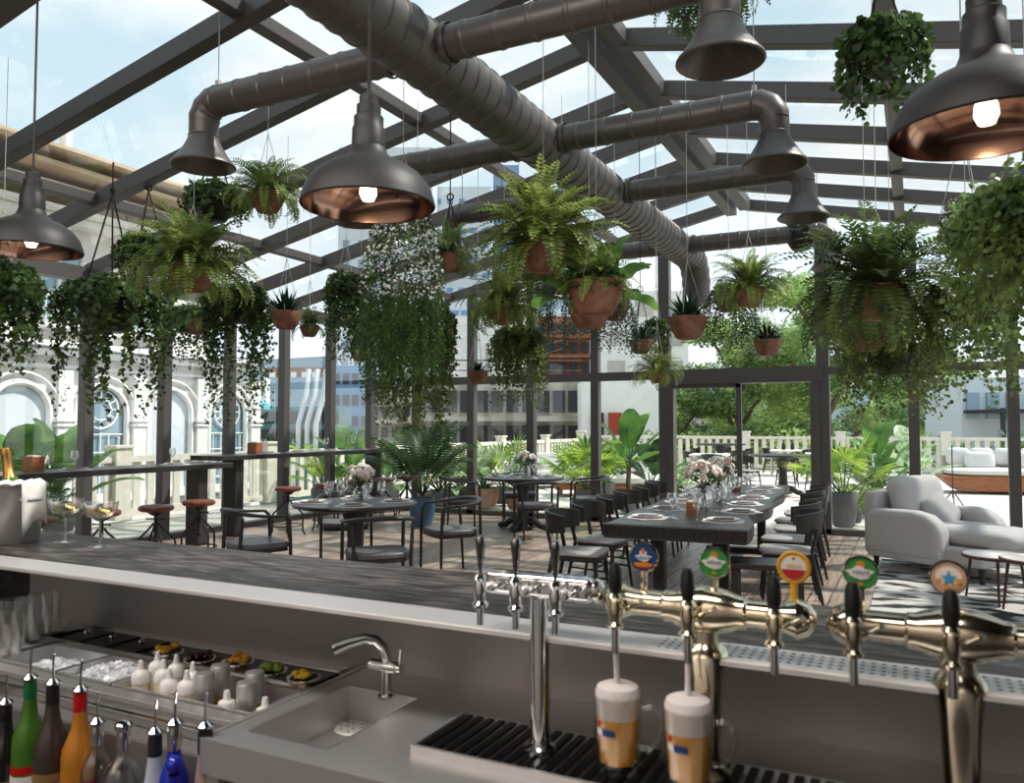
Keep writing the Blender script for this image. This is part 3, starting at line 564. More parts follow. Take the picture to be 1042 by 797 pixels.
# faucet
fp = on(393, 706, ZC+.02)
fc = thing('faucet', 'curved chrome mixer faucet behind the sink', 'faucet', (fp.x, fp.y, ZC+.012))
part('faucet_base', MB().lathe([(.020, 0), (.020, .006), (.013, .010), (.012, .05), (.012, .09)], n=20, cap=True), 'chrome', fc)
sx = [(0, 0, .07), (0, 0, .095), (-.005, -.006, .115), (-.018, -.020, .133), (-.036, -.038, .138), (-.060, -.066, .131), (-.082, -.092, .120)]
part('spout', MB().tube(sx, [.0115]*4+[.012, .013, .014], 16), 'chrome', fc)
lv = part('mixer_body', MB().tube([(-.042, 0, .07), (.028, 0, .07)], .014, 16), 'chrome', fc); part('lever', MB().tube([(.018, 0, .07), (.042, 0, .07)], .011, 12).tube([(.036, 0, .07), (.04, 0, .115)], .004, 8), 'chrome', fc)
# drip tray
dt = thing('drip_tray', 'black slatted drip tray with steel rim under the beer taps', 'tray', (-.28, 1.405, ZC+.006))
part('tray_rim', MB().box((0, -.10, .012), (1.18, .008, .024)).box((0, .10, .012), (1.18, .008, .024)).box((-.59, 0, .012), (.008, .2, .024)).box((.59, 0, .012), (.008, .2, .024)).box((0, 0, .003), (1.17, .19, .004)), 'steel', dt, smooth=0)
sl = MB()
for i in range(46): sl.box((-.573+i*.0255, 0, .018), (.016, .19, .008))
part('slats', sl, 'black_gloss', dt, smooth=0, bevel=.002)
ZT = ZC+.028
# taps
def tap(t, x, y, z, m, hm, hsh=0, spout=.045):
    part('tap_body', MB().tube([(x, y, z), (x, y-.05, z)], .009, 12).lathe([(0, -.03), (.009, -.028), (.012, -.012), (.013, .004), (.010, .016), (.013, .022), (.008, .03), (0, .031)], (x, y-.052, z), 16).lathe([(0, 0), (.014, 0), (.016, .006), (.010, .012), (0, .012)], (x, y-.052, z-.032), 14).tube([(x+.012, y-.03, z-.004), (x+.038, y-.03, z+.012)], .0035, 8).lathe([(0, -.006), (.006, 0), (0, .006)], (x+.04, y-.03, z+.013), 10), m, t)
    part('spout', MB().lathe([(.007, -.03), (.0068, -.03-spout), (.004, -.03-spout)], (x, y-.052, z), 14), 'chrome', t)
    if hsh: part('tap_handle', MB().lathe([(.004, .02), (.0045, .024), (.010, .030), (.0125, .046), (.011, .070), (.007, .081), (0, .083)], (x, y-.052, z), 16), hm, t)
    else: part('tap_handle', MB().lathe([(.003, .03), (.004, .04), (.0055, .045), (.010, .088), (.011, .094), (.008, .101), (0, .104)], (x, y-.052, z), 16), hm, t)
ct = thing('chrome_beer_tower', 'chrome beer tower with three taps on a slim column', 'beer tower', (-.645, 1.40, ZT))
zh = 1.195-ZT
part('column', MB().lathe([(.030, 0), (.030, .006), (.020, .010), (.0185, .02), (.0185, zh)], n=24), 'chrome', ct)
part('tower_head', MB().box((.0, 0, zh), (.225, .042, .046)), 'chrome', ct, bevel=.012)
part('head_caps', MB().lathe([(.0, 0), (.02, .001), (.023, .008), (.02, .012)], n=20).xf(Matrix.Translation((.125, 0, zh)) @ Matrix.Rotation(-PI/2, 4, 'Y')), 'chrome', ct)
for x in (-.095, -.02, .06): tap(ct, x, -.01, zh-.006, 'chrome', 'chrome_dark', 0, .035)
def badge(t, x, y, z, face_, rim, arts):
    b = part('badge', MB().lathe([(0, -.004), (.026, -.004), (.0275, -.001), (.0275, .001), (.025, .004), (.0245, .002), (0, .002)], n=36).xf(Matrix.Translation((x, y, z)) @ Matrix.Rotation(PI/2, 4, 'X')), [rim], t)
    part('badge_face', MB().lathe([(0, .0), (.0243, .0)], n=36).xf(Matrix.Translation((x, y-.0026, z)) @ Matrix.Rotation(PI/2, 4, 'X')), face_, b)
    for i, (pts, m) in enumerate(arts):
        part('emblem', MB().add([(x+u*.0255, y-.0032-i*.0004, z+v*.0255) for u, v in pts]+[(x+u*.0255, y-.0036-i*.0004, z+v*.0255) for u, v in pts], [tuple(range(len(pts))), tuple(range(len(pts), 2*len(pts)))]), m, b, smooth=0)
    part('badge_stem', MB().tube([(x, y, z-.027), (x, y, z-.07)], .006, 10), rim, t)
def ell(cx, cy, rx, ry, n=20, a0=0, a1=360): return [(cx+rx*math.cos(R(a0+(a1-a0)*k/n)), cy+ry*math.sin(R(a0+(a1-a0)*k/n))) for k in range(n+(a1-a0 < 360))]
def cloud(cx, cy, s): return [(cx+s*(1+.18*math.sin(5*a))*math.cos(a), cy+s*.5*(1+.22*math.sin(4*a+1))*math.sin(a)) for a in [6.283*k/30 for k in range(30)]]
def rect(a, b_, c_, d): return [(a, b_), (c_, b_), (c_, d), (a, d)]
star = [((.5 if k % 2 == 0 else .2)*math.sin(PI*k/5), (.5 if k % 2 == 0 else .2)*math.cos(PI*k/5)) for k in range(10)]
strokes = lambda cy, m: [(rect(-.45+.17*k, cy-.07-.02*(k % 2), -.36+.17*k, cy+.08+.03*(k % 3)), m) for k in range(6)]
A_blue = [(rect(-.45, -.75, .45, -.55), 'borange'), (ell(0, -.55, .68, .2), 'bred'), (ell(0, -.5, .7, .16), 'borange'), (cloud(0, 0, .55), 'bwhite'), (rect(-.25, -.1, .25, .45), 'bwhite'), (ell(0, .45, .14, .22), 'borange')]+strokes(-.02, 'bblue')
A_green = [(ell(0, .5, .26, .24), 'borange'), (cloud(-.05, 0, .75), 'bwhite'), (rect(-.4, -.35, .45, -.1), 'bwhite'), (ell(0, -.7, .15, .1), 'borange')]+strokes(.02, 'bink')
A_yel = [(ell(0, 0, .78, .78), 'bwhite'), (ell(0, 0, .76, .76, 16, 190, 350), 'bred'), (ell(0, .6, .12, .1), 'borange')]+strokes(.1, 'badge_yellow')
A_star = [(ell(0, 0, .85, .85), 'badge_tan'), (ell(0, .1, .7, .6), 'flower_pink')]+[(ell(.55*math.cos(R(a)), .55*math.sin(R(a)), .16, .16, 10), 'badge_yellow') for a in (200, 250, 300, 345)]+[(star, 'bblue')]
def brass_tower(loc, label, m, half, taps, tapered=True):
    t = thing('brass_beer_tower', label, 'beer tower', loc); z = 1.172-ZT+.005
    prof = [(.040, 0), (.042, .01), (.027, .02), (.024, .05), (.029, z-.13), (.035, z-.088), (.040, z-.075), (.036, z-.065), (.026, z-.055), (.024, z-.03)]
    part('column', MB().lathe(prof, n=28), m, t)
    h = [(-half, 0), (-half+.001, .012), (-half+.012, .027), (-half+.03, .034), (-half+.045, .027), (-half+.06, .023)]
    c_ = [(-.075, .023), (-.07, .028), (-.06, .028), (-.045, .034), (-.02, .040), (0, .042), (.02, .040), (.045, .034), (.06, .028), (.07, .028), (.075, .023)]
    e_ = [(half-.06, .023), (half-.045, .027), (half-.03, .034), (half-.012, .027), (half-.001, .012), (half, 0)]
    part('tower_head', MB().lathe([(r, x) for x, r in h+c_+e_], n=28).xf(Matrix.Translation((0, 0, z)) @ Matrix.Rotation(PI/2, 4, 'Y')), m, t)
    for x, fc_, rim, art, bx, bz in taps:
        tap(t, x, -.02, z, m, 'black', 1)
        if art: badge(t, x+bx, .0, z+.083+bz, fc_, rim, art)
    return t
brass_tower((-.335, 1.42, ZT), 'pale brass beer tower with three black handled taps, pouring two beers', 'brass', .185, [(-.140, 'navy', 'brass', A_blue, .03, 0), (-.012, 'badge_green', 'brass', A_green, .03, 0), (.128, 'badge_yellow', 'badge_yellow', A_yel, .022, .002)])
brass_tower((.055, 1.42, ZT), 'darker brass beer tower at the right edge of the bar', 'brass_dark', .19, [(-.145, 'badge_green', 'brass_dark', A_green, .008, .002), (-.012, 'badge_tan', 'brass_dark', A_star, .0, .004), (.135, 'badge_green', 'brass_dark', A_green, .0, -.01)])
# beer mugs
def mk_mug():
    t = thing('beer_mug', '', 'mug')
    pr_ = [(0, 0), (.028, 0), (.034, .004), (.036, .02), (.040, .06), (.0425, .10), (.0425, .138), (.040, .138), (.039, .10), (.036, .06), (.0325, .022), (0, .018)]
    mb = MB().lathe(pr_, n=36); mb.v = [(x*(1+.03*math.cos(12*math.atan2(y, x)) if z < .085 else x and 1), y*(1+.03*math.cos(12*math.atan2(y, x)) if z < .085 else 1), z) for x, y, z in mb.v]
    part('glass_body', mb, 'mug_glass', t)
    part('handle', MB().tube([(.040, 0, .112), (.058, 0, .118), (.072, 0, .108), (.076, 0, .085), (.070, 0, .06), (.056, 0, .044), (.037, 0, .045)], .0055, 12), 'mug_glass', t)
    part('beer', MB().lathe([(0, .019), (.0315, .023), (.035, .06), (.038, .100), (0, .100)], n=30), 'beer', t)
    part('foam', MB().lathe([(0, .1005), (.038, .1005), (.0392, .132), (.040, .142), (.036, .152), (.025, .157), (0, .159)], n=30), 'foam', t)
    part('logo', MB().lathe([(.0408, .078), (.0415, .094)], n=36).xf(Matrix.Identity(4)), 'bwhite', t) if False else None
    lg = MB(); 
    for k in range(6):
        a = R(215+k*8); b2 = R(215+(k+1)*8); rr = .0432; lg.add([(rr*math.cos(a), rr*math.sin(a), .078), (rr*math.cos(b2), rr*math.sin(b2), .074), (rr*math.cos(b2), rr*math.sin(b2), .086), (rr*math.cos(a), rr*math.sin(a), .089)], [(0, 1, 2, 3)], 0 if k > 1 else 1)
    lg.lathe([(0, 0), (.005, 0)], n=12, m=2); lg.xf(Matrix.Translation((.0436*math.cos(R(222)), .0436*math.sin(R(222)), .096)) @ Matrix.Rotation(R(222)-PI/2*1, 4, 'Z') @ Matrix.Rotation(PI/2, 4, 'X'), len(lg.v)-24)
    part('logo', lg, ['navy', 'bwhite', 'bred'], t, smooth=0, fix=False); return t
mg = once(mk_mug)
m1 = on(629, 785, ZT+.002); m2 = on(701, 803, ZT+.002); rzm = R(20)
mg((m1.x, m1.y, ZT-.001), rzm, 'left beer mug with tall foam under the first brass tap'); mg((m2.x, m2.y, ZT-.001), rzm, 'right beer mug with foam under the second brass tap')
for (p, q, lb) in ((m1, (-.475, 1.348), 'left'), (m2, (-.347, 1.348), 'right')):
    s_ = MB().tube([(q[0], q[1], 1.11), ((p.x+q[0])/2, (p.y+q[1])/2, 1.07), (p.x*.7+q[0]*.3, p.y*.7+q[1]*.3, ZT+.152)], [.005, .005, .006], 10)
    solo('beer_stream', s_, 'foam', 'pale stream of beer running from the spout into the %s mug' % lb, 'beer', kind='stuff')
# champagne bucket and coupes
kp = on(16, 552, ZB)
bk = thing('champagne_bucket', 'grey metal ice bucket with two side handles on the left end of the bar', 'bucket', (kp.x-.02, kp.y, ZB))
part('bucket_body', MB().lathe([(0, 0), (.078, 0), (.082, .006), (.098, .19), (.103, .195), (.103, .20), (.095, .20), (.078, .01), (0, .01)], n=40), 'bucket', bk)
part('handle', MB().tube([(.09, -.03, .15), (.118, -.02, .15), (.118, .02, .15), (.09, .03, .15)], .006, 8), 'bucket', bk)
cl = MB(); n_ = 26
for ring, (r, z) in enumerate(((.06, .205), (.090, .212), (.108, .200), (.112, .16), (.118, .10), (.120, .05))):
    for k in range(n_+1):
        a = R(-165+190*k/n_) ; f_ = 1+.03*math.sin(k*1.7+ring); zz = z+(.012*math.sin(k*.9) if ring > 2 else .004*math.sin(k*2))-(.0 if ring < 4 else .03*math.sin(k*.45))
        cl.v.append((r*f_*math.cos(a), r*f_*math.sin(a), zz))
for i in range(5):
    for k in range(n_):
        if i >= 2 and 7 < k < 20: continue
        a = i*(n_+1)+k; cl.f.append((a, a+1, a+n_+2, a+n_+1)); cl.m.append(0)
o = solo('bucket_cloth', cl, 'cloth_white', 'white cloth draped over the rim of the ice bucket', 'cloth', (kp.x-.02, kp.y, ZB), fix=False)
sm = o.modifiers.new('thickness', 'SOLIDIFY'); sm.thickness = .004
bt = thing('champagne_bottle', 'champagne bottle with gold foil neck leaning in the ice bucket', 'bottle', (kp.x+.01, kp.y, ZB+.03)); bt.rotation_euler = (0, R(-16), 0)
part('bottle_body', MB().lathe([(0, 0), (.04, 0), (.042, .02), (.042, .14), (.03, .18), (.016, .21)], n=24), 'bottle_green', bt); part('gold_foil', MB().lathe([(.030, .175), (.018, .21), (.0155, .24), (.0165, .275), (.018, .28), (.016, .30), (0, .302)], n=20), 'gold_foil', bt)
def mk_coupe():
    t = thing('coupe_glass', '', 'glass')
    part('glass_body', MB().lathe([(.034, 0), (.034, .002), (.006, .007), (.0035, .02), (.0035, .085), (.012, .092), (.038, .102), (.052, .122), (.056, .148), (.0548, .148), (.050, .122), (.036, .105), (.01, .096), (0, .095)], n=32), 'glassware', t)
    part('wine', MB().lathe([(0, .097), (.03, .105), (.047, .121), (.049, .128), (0, .128)], n=28), 'wine_liquid', t); return t
cp = once(mk_coupe); p = on(66, 552, ZB); cp((p.x, p.y, ZB), 0, 'coupe glass standing next to the ice bucket'); p = on(101, 557, ZB); cp((p.x, p.y, ZB), 0, 'coupe glass further right from the ice bucket')
# speed rail bottles
YB_ = 1.19
rl = thing('speed_rail', 'steel bottle rail below the ice station front', 'rail', (-1.62, YB_, .53))
part('rail_shelf', MB().box((0, 0, 0), (1.0, .10, .01)), 'steel_dark', rl, smooth=0); part('rail_guard', MB().box((0, -.055, .06), (1.0, .006, .08)).box((0, .05, .13), (1.0, .006, .28)).box((0, .075, .27), (1.0, .05, .006)), 'steel_dark', rl, smooth=0)
def pourer(t, z, m='chrome'):
    part('pourer', MB().lathe([(.012, z-.012), (.0125, z), (.017, z+.002), (.017, z+.006), (.010, z+.012), (.004, z+.016)], n=16).tube([(0, 0, z+.014), (0, 0, z+.05), (.003, 0, z+.07)], .0028, 8), m, t)
B_ = [ # name, x_px, top_y, body, r, neck, h, cap, label, text
 ('wine', 6, 717, 'bottle_black', .036, 'straight', 'bottle_black', 'label_gold', 'black bottle with gold brown label at the left end of the bottle rail'),
 ('wine', 31, 692, 'bottle_green', .036, 'slope', 'cap_green', 'label_white', 'green bottle with green capsule and white label'),
 ('wine', 54, 697, 'bottle_brown', .037, 'slope', 'black', 'label_white', 'dark brown bottle with black capsule and white label'),
 ('wine', 82, 704, 'bottle_orange', .037, 'slope', 'cap_red', 'label_white', 'amber orange bottle with bright red capsule'),
 ('clear', 99, 737, 'clear_bottle', .034, 'round', 'chrome', 'label_dark', 'clear round shouldered bottle with dark label right of the amber bottle'),
 ('clear', 126, 741, 'clear_bottle', .042, 'round', 'chrome', 'label_dark', 'wide clear bottle with dark blue label left of the frosted bottle'),
 ('cone', 158, 747, 'frosted', .034, 'cone', 'label_dark', None, 'frosted white conical bottle with dark cap'),
 ('blue', 178, 738, 'bottle_blue', .030, 'round', 'chrome', None, 'cobalt blue bottle with steel pourer'),
 ('pink', 209, 741, 'pink_glass', .034, 'cone', 'black', None, 'pinkish clear bottle at the right end of the bottle rail')]
zr = .536
for i, (nm, x, ty, bm_, r, sh, cm, lm, lb) in enumerate(B_):
    p = atY(x, ty, YB_); H = p.z-zr
    t = thing('spirit_bottle', lb, 'bottle', (p.x, YB_, zr))
    if sh in ('slope', 'straight'): pf = [(0, 0), (r*.95, 0), (r, .01), (r, H*.60), (r*.92, H*.67), (r*.68, H*.73), (r*.48, H*.79), (.0145, H*.86), (.0125, H-.006)]
    elif sh == 'round': pf = [(0, 0), (r*.95, 0), (r, .01), (r, H*.62), (r*.93, H*.70), (r*.7, H*.76), (.016, H*.80), (.013, H*.84), (.0125, H-.006)]
    else: pf = [(0, 0), (r*.95, 0), (r, .01), (r, H*.42), (r*.85, H*.55), (r*.55, H*.72), (.014, H*.84), (.0125, H-.006)]
    part('bottle_body', MB().lathe(pf, n=26), bm_, t)
    part('capsule', MB().lathe([(.0142, H*.86 if sh != 'slope' else H*.88), (.0145, H-.012), (.0135, H-.004), (.0135, H)], n=18), cm, t)
    if lm: part('label', MB().lathe([(r+.0006, H*.12), (r+.0006, H*.43)], n=26), lm, t)
    if sh == 'slope': o = part('medallion', MB().lathe([(r+.0010, H*.44), (r+.0010, H*.49)], n=26), 'cap_red' if i != 2 else 'label_gold', t)
    if i != 5: pourer(t, H)
    else: part('stopper', MB().lathe([(.013, H-.005), (.019, H), (.019, H+.01), (.012, H+.016), (0, H+.018)], n=18), 'chrome', t)
p = atY(173, 780, YB_-.05); t = thing('round_stopper_bottle', 'short blue bottle with round ball stopper before the cobalt bottle', 'bottle', (p.x, YB_-.04, zr))
part('bottle_body', MB().lathe([(0, 0), (.02, 0), (.022, .01), (.022, .17), (.012, .20), (.011, p.z-zr-.02)], n=20), 'bottle_blue', t); part('ball_stopper', MB().lathe([(.0175*math.sin(PI*k/12), -.0175*math.cos(PI*k/12)) for k in range(13)], (0, 0, p.z-zr), 20), 'bottle_blue', t)

# ================================================================== FURNITURE
def mk_carver():
    t = thing('carver_chair', '', 'chair')
    sp = [(.23, .22), (.25, .15), (.25, -.10), (.20, -.20), (.10, -.24), (-.10, -.24), (-.20, -.20), (-.25, -.10), (-.25, .15), (-.23, .22), (-.1, .24), (.1, .24)]
    part('seat', MB().prism(sp, .415, .465), 'seat_leather', t, bevel=.014)
    part('seat_frame', MB().prism([(x*.97, y*.97) for x, y in sp], .385, .415), 'chair_wood', t, bevel=.004)
    for sx in (-1, 1):
        part('leg', MB().tube([(sx*.265, .225, 0), (sx*.262, .222, .44), (sx*.262, .21, .66), (sx*.268, .17, .70)], [.013, .017, .016, .015], 10), 'chair_wood', t)
        part('leg', MB().tube([(sx*.22, -.235, 0), (sx*.232, -.215, .44), (sx*.25, -.20, .70)], [.013, .017, .015], 10), 'chair_wood', t)
    pts = []
    for k in range(25):
        a = PI*(k/24); pts.append((.285*math.cos(a)*1.0, .02-.30*math.sin(a)**.8 if math.sin(a) > 0 else .02, .705+.045*math.sin(a)))
    pts = [(.275, .17, .70), (.283, .10, .70)]+pts+[(-.283, .10, .70), (-.275, .17, .70)]
    part('backrest', MB().tube(pts, [.014, .018]+[.018+.012*math.sin(PI*k/24) for k in range(25)]+[.018, .014], 10, flat=.75), 'chair_wood', t); return t
carver = once(mk_carver)
def mk_side():
    t = thing('dining_chair', '', 'chair')
    sp = [(.22, .20), (.235, .12), (.20, -.18), (.14, -.21), (-.14, -.21), (-.20, -.18), (-.235, .12), (-.22, .20), (-.12, .225), (.12, .225)]
    part('seat', MB().prism(sp, .445, .47), 'seat_pale', t, bevel=.01); part('seat_frame', MB().prism([(x*.9, y*.9) for x, y in sp], .40, .445), 'chair_wood', t)
    for sx in (-1, 1):
        part('leg', MB().tube([(sx*.23, .21, 0), (sx*.185, .165, .44)], [.012, .019], 8), 'chair_wood', t)
        part('leg', MB().tube([(sx*.22, -.27, 0), (sx*.185, -.18, .45), (sx*.205, -.225, .66)], [.012, .019, .015], 8), 'chair_wood', t)
        part('stretcher', MB().tube([(sx*.21, .19, .2), (sx*.20, -.225, .22)], .009, 6), 'chair_wood', t)
    part('stretcher', MB().tube([(-.20, -.02, .21), (.20, -.02, .21)], .009, 6), 'chair_wood', t)
    b = MB(); n = 20; vs = []
    for r in (.235, .255):
        for k in range(n+1):
            a = R(190+160*k/n); h = .5+.5*math.sin(PI*k/n); z0 = .66-.05*h; z1 = .74+.06*h
            for q in (0, .5, 1): vs.append(((r+.012*q)*math.cos(a)*1.02, -.02+(r+.02*q)*math.sin(a), z0+(z1-z0)*q))
    W3 = 3; off = (n+1)*3; fs = []
    for k in range(n):
        for q in range(2):
            i = k*3+q; fs.append((i, i+3, i+4, i+1)); fs.append((off+i, off+i+1, off+i+4, off+i+3))
        fs.append((k*3+2, k*3+5, off+k*3+5, off+k*3+2)); fs.append((k*3, off+k*3, off+k*3+3, k*3+3))
    fs.append((0, 1, off+1, off)); fs.append((1, 2, off+2, off+1)); e = n*3; fs.append((e, off+e, off+e+1, e+1)); fs.append((e+1, off+e+1, off+e+2, e+2))
    part('backrest', b.add(vs, fs), 'chair_wood', t); return t
side = once(mk_side)
def mk_round():
    t = thing('round_table', '', 'table')
    part('tabletop', MB().lathe([(0, .71), (.55, .712), (.585, .72), (.60, .738), (.595, .752), (.58, .756), (0, .756)], n=64), 'table_top', t)
    part('column', MB().lathe([(.16, .02), (.16, .06), (.10, .12), (.085, .20), (.075, .4), (.085, .56), (.12, .62), (.13, .66), (.22, .69), (.22, .712)], n=24, cap=True), 'table_edge', t)
    for k in range(4):
        a = PI/4+k*PI/2; c, s = math.cos(a), math.sin(a)
        part('foot', MB().tube([(.10*c, .10*s, .13), (.20*c, .20*s, .12), (.28*c, .28*s, .06), (.35*c, .35*s, .05), (.39*c, .39*s, .05)], [.05, .05, .045, .048, .03], 10), 'table_edge', t)
    return t
rtab = once(mk_round)
# tableware
def mk_mat():
    t = MB(); n = 40; ri = [(.165+.012*math.sin(k*5.3)+.008*math.sin(k*2.1)) for k in range(n)]
    return t.prism([(r*math.cos(6.283*k/n), r*math.sin(6.283*k/n)) for k, r in enumerate(ri)], 0, .005)
mat_me = mk_mat().mesh('placemat', 'charger'); 
def placemat(loc, rz, lb, grp):
    return tag(link('placemat', mat_me, None, loc, rz), lb, 'placemat', grp)
def mk_plate():
    t = thing('dinner_plate', '', 'plate')
    part('plate_body', MB().lathe([(0, 0), (.075, 0), (.09, .004), (.125, .014), (.128, .017), (.122, .017), (.088, .008), (0, .006)], n=36), 'plate', t); part('napkin', MB().box((0, 0, .014), (.10, .15, .012)), 'napkin', t, bevel=.005); return t
plate = once(mk_plate)
def mk_wine():
    t = thing('wine_glass', '', 'glass'); part('glass_body', MB().lathe([(.033, 0), (.033, .002), (.005, .006), (.004, .02), (.004, .085), (.012, .092), (.032, .115), (.040, .14), (.038, .17), (.032, .20), (.0308, .20), (.036, .17), (.038, .14), (.030, .117), (0, .096)], n=20), 'glassware', t); return t
wine = once(mk_wine)
def mk_vase():
    t = thing('flower_vase', '', 'vase')
    part('vase_body', MB().lathe([(0, 0), (.05, 0), (.07, .03), (.078, .07), (.065, .11), (.04, .14), (.042, .16), (.050, .17), (.048, .17), (.038, .155), (.036, .14), (.06, .11), (.073, .07), (.066, .032), (0, .008)], n=24), 'glassware', t)
    r = random.Random(5); fl = MB(); st_ = MB()
    for k in range(46):
        a = r.uniform(0, 6.28); e = math.acos(r.uniform(-.05, 1)); d = Vector((math.sin(e)*math.cos(a), math.sin(e)*math.sin(a), math.cos(e)))
        p = Vector((0, 0, .25))+Vector((d.x*.135, d.y*.135, d.z*.11))*r.uniform(.8, 1.05); q = r.uniform(.026, .042); mm = r.choice((0, 0, 1, 1, 2))
        k0 = len(fl.v); fl.lathe([(0, -q*.7), (q*.7, -q*.3), (q, q*.2), (q*.7, q*.5), (q*.75, q*.15), (q*.35, q*.1), (q*.4, q*.55), (0, q*.4)], n=9, m=mm)
        fl.xf(Matrix.Translation(p) @ d.to_track_quat('Z', 'Y').to_matrix().to_4x4(), k0)
        if k % 4 == 0: st_.tube([(p.x*.2, p.y*.2, .01), (p.x*.1, p.y*.1, .15), p*.95], .0025, 5)
    for k in range(130):
        a = r.uniform(0, 6.28); rr = r.uniform(.03, .15); p = Vector((rr*math.cos(a), rr*math.sin(a), r.uniform(.16, .28))); d = Vector((math.cos(a), math.sin(a), r.uniform(-.3, .8)))*.035; s_ = Vector((-math.sin(a), math.cos(a), .2))*.012
        st_.add([p-d, p+s_, p+d, p-s_], [(0, 1, 2, 3)])
    part('flowers', fl, ['flower_pink', 'flower_white', 'flower_mauve'], t); part('stems', st_, 'ivy_light', t, smooth=0, fix=False); return t
vase = once(mk_vase)
def mk_box():
    t = thing('wooden_holder', '', 'box'); mb = MB()
    for s in (-1, 1): mb.box((s*.04, 0, .05), (.01, .10, .10)).box((0, s*.05, .05), (.09, .01, .10))
    part('box_body', mb.box((0, 0, .01), (.09, .10, .01)), 'daybed_wood', t, smooth=0); part('paper_napkins', MB().box((0, 0, .075), (.06, .08, .07)), 'napkin', t, smooth=0).data.materials[0] = M['plate']; return t
wbox = once(mk_box)
# round tables
TN = ['the front round table near the bar', 'the back round table']
TABS = [(-4.86, 6.28), (-5.08, 10.45)]
for i, (x, y) in enumerate(TABS):
    rtab((x, y, 0), .3+i*.5, ('black round pedestal table near the bar, left of centre', 'black round pedestal table at the back by the end wall')[i])
    vase((x+.02, y+.05, .756), i, 'glass vase of pale roses on '+TN[i])
    for k in range(4):
        a = R(35+90*k); px, py = x+.40*math.cos(a), y+.40*math.sin(a); w_ = ('at the far right', 'at the far left', 'at the near left', 'at the near right')[k]
        placemat((px, py, .756), a, 'pale woven placemat %s of %s' % (w_, TN[i]), None)
        plate((px, py, .7615), a, 'plate with dark napkin %s of %s' % (w_, TN[i]))
        for j, da in enumerate((-.42, .42)):
            q = a+da*1.1; wine((x+.28*math.cos(q), y+.28*math.sin(q), .756), 0, 'wine glass %s of the plate %s on %s' % (('left', 'right')[j], w_, ('the front round table', 'the back round table')[i]))
for x, y, tx, ty, lb in ((-5.30, 5.42, *TABS[0], 'dark carver chair at the front round table, left near side'), (-4.02, 5.50, *TABS[0], 'dark carver chair at the front round table with its back to the bar'), (-4.22, 7.02, -4.5, 7.9, 'dark carver chair standing free between the two round tables'), (-5.55, 6.98, *TABS[0], 'dark carver chair behind the front round table'),
                         (-4.52, 9.72, *TABS[1], 'dark carver chair before the back round table'), (-5.78, 9.9, *TABS[1], 'dark carver chair left of the back round table'), (-4.25, 10.9, *TABS[1], 'dark carver chair right of the back round table'), (-5.5, 11.2, *TABS[1], 'dark carver chair behind the back round table')):
    if 'free' in lb: carver((x, y, 0), R(-215), lb, 'carver chairs')
    else: carver((x, y, 0), face(x, y, tx, ty), lb, 'carver chairs')
# long table
LX0, LX1, LY0, LY1 = -2.15, -1.08, 5.86, 10.5; TROT = R(4.0)
def TR(x, y, z=0): u, v = x+1.615, y-5.86; return (-1.615+u*math.cos(TROT)-v*math.sin(TROT), 5.86+u*math.sin(TROT)+v*math.cos(TROT), z)   # the long table stands slightly askew
t = thing('long_table', 'long black wooden dining table with wavy live edge and thick slab top', 'table', ((LX0+LX1)/2, LY0, 0), TROT)
hw = (LX1-LX0)/2; n = 24; pr_ = [(-hw, 0), (hw, 0)]+[(hw-.01-.07*math.exp(-((k/n-.24)/.10)**2)+.025*math.sin(k*.75+.5), 4.64*k/n) for k in range(1, n)]+[(hw, 4.64), (-hw+.03, 4.64)]+[(-hw+.02*math.sin(k*.9), 4.64*k/n) for k in range(n-1, 0, -1)]
part('tabletop', MB().prism(pr_, .652, .75), 'table_top', t, bevel=.01, smooth=0)
part('bark_edge', MB().prism([(x*.985, .004+y*.995) for x, y in pr_], .64, .735), 'table_edge', t, smooth=0)
for y in (.75, 3.9):
    lg = MB()
    for s in (-1, 1): lg.box((s*.26, y, .33), (.09, .12, .64))
    lg.box((0, y, .03), (.75, .14, .06)).box((0, y, .62), (.7, .12, .05)); part('leg_frame', lg, 'table_edge', t, bevel=.006, smooth=0)
def ordn(k, n): return 'furthest' if k == n-1 else (ORD[k]+(' nearest' if k else ''))
for k in range(6):
    y = 6.28+.74*k
    side(TR(-2.47-.03*(k % 2), y), TROT+R(-90+(4, -5, 3, -2, 5, 0)[k]), 'dark curved back chair, %s to the bar, left of the long table' % ordn(k, 6), 'dining chairs on the left of the long table')
    if k: side(TR(-.93+.04*(k % 2), 6.30+.74*k), TROT+R(90+(0, 6, -5, 3, -4, 2)[k]), 'dark curved back chair, %s to the bar, right of the long table' % ordn(k-1, 5), 'dining chairs on the right of the long table')
t = thing('wooden_bench', 'small dark wooden bench with thick square legs at the near right of the long table', 'bench', (-1.02, 6.35, 0), R(8))
part('bench_seat', MB().box((0, 0, .445), (.56, .36, .045)), 'chair_wood', t, bevel=.008)
for sx in (-1, 1):
    for sy in (-1, 1): part('leg', MB().box((sx*.23, sy*.13, .21), (.06, .06, .42)), 'chair_wood', t, bevel=.005)
for k in range(6):
    y = 6.35+.72*k
    for sx, sn in ((-1, 'left'), (1, 'right')):
        x = (LX0+LX1)/2+sx*.30+(.05 if sx > 0 and k == 1 else 0); w_ = '%s to the bar, %s side of long table' % (ordn(k, 6), sn)
        placemat(TR(x, y, .75), k*.7, 'pale woven placemat, '+w_, None)
        plate(TR(x, y, .7555), PI/2, 'round plate with dark napkin, '+w_)
        wine(TR(x-sx*.17, y+.13, .75), 0, 'clear wine glass, '+w_, None); wine(TR(x-sx*.21, y+.03, .75), 0, 'clear water goblet, '+w_, None, .85)
XM = (LX0+LX1)/2
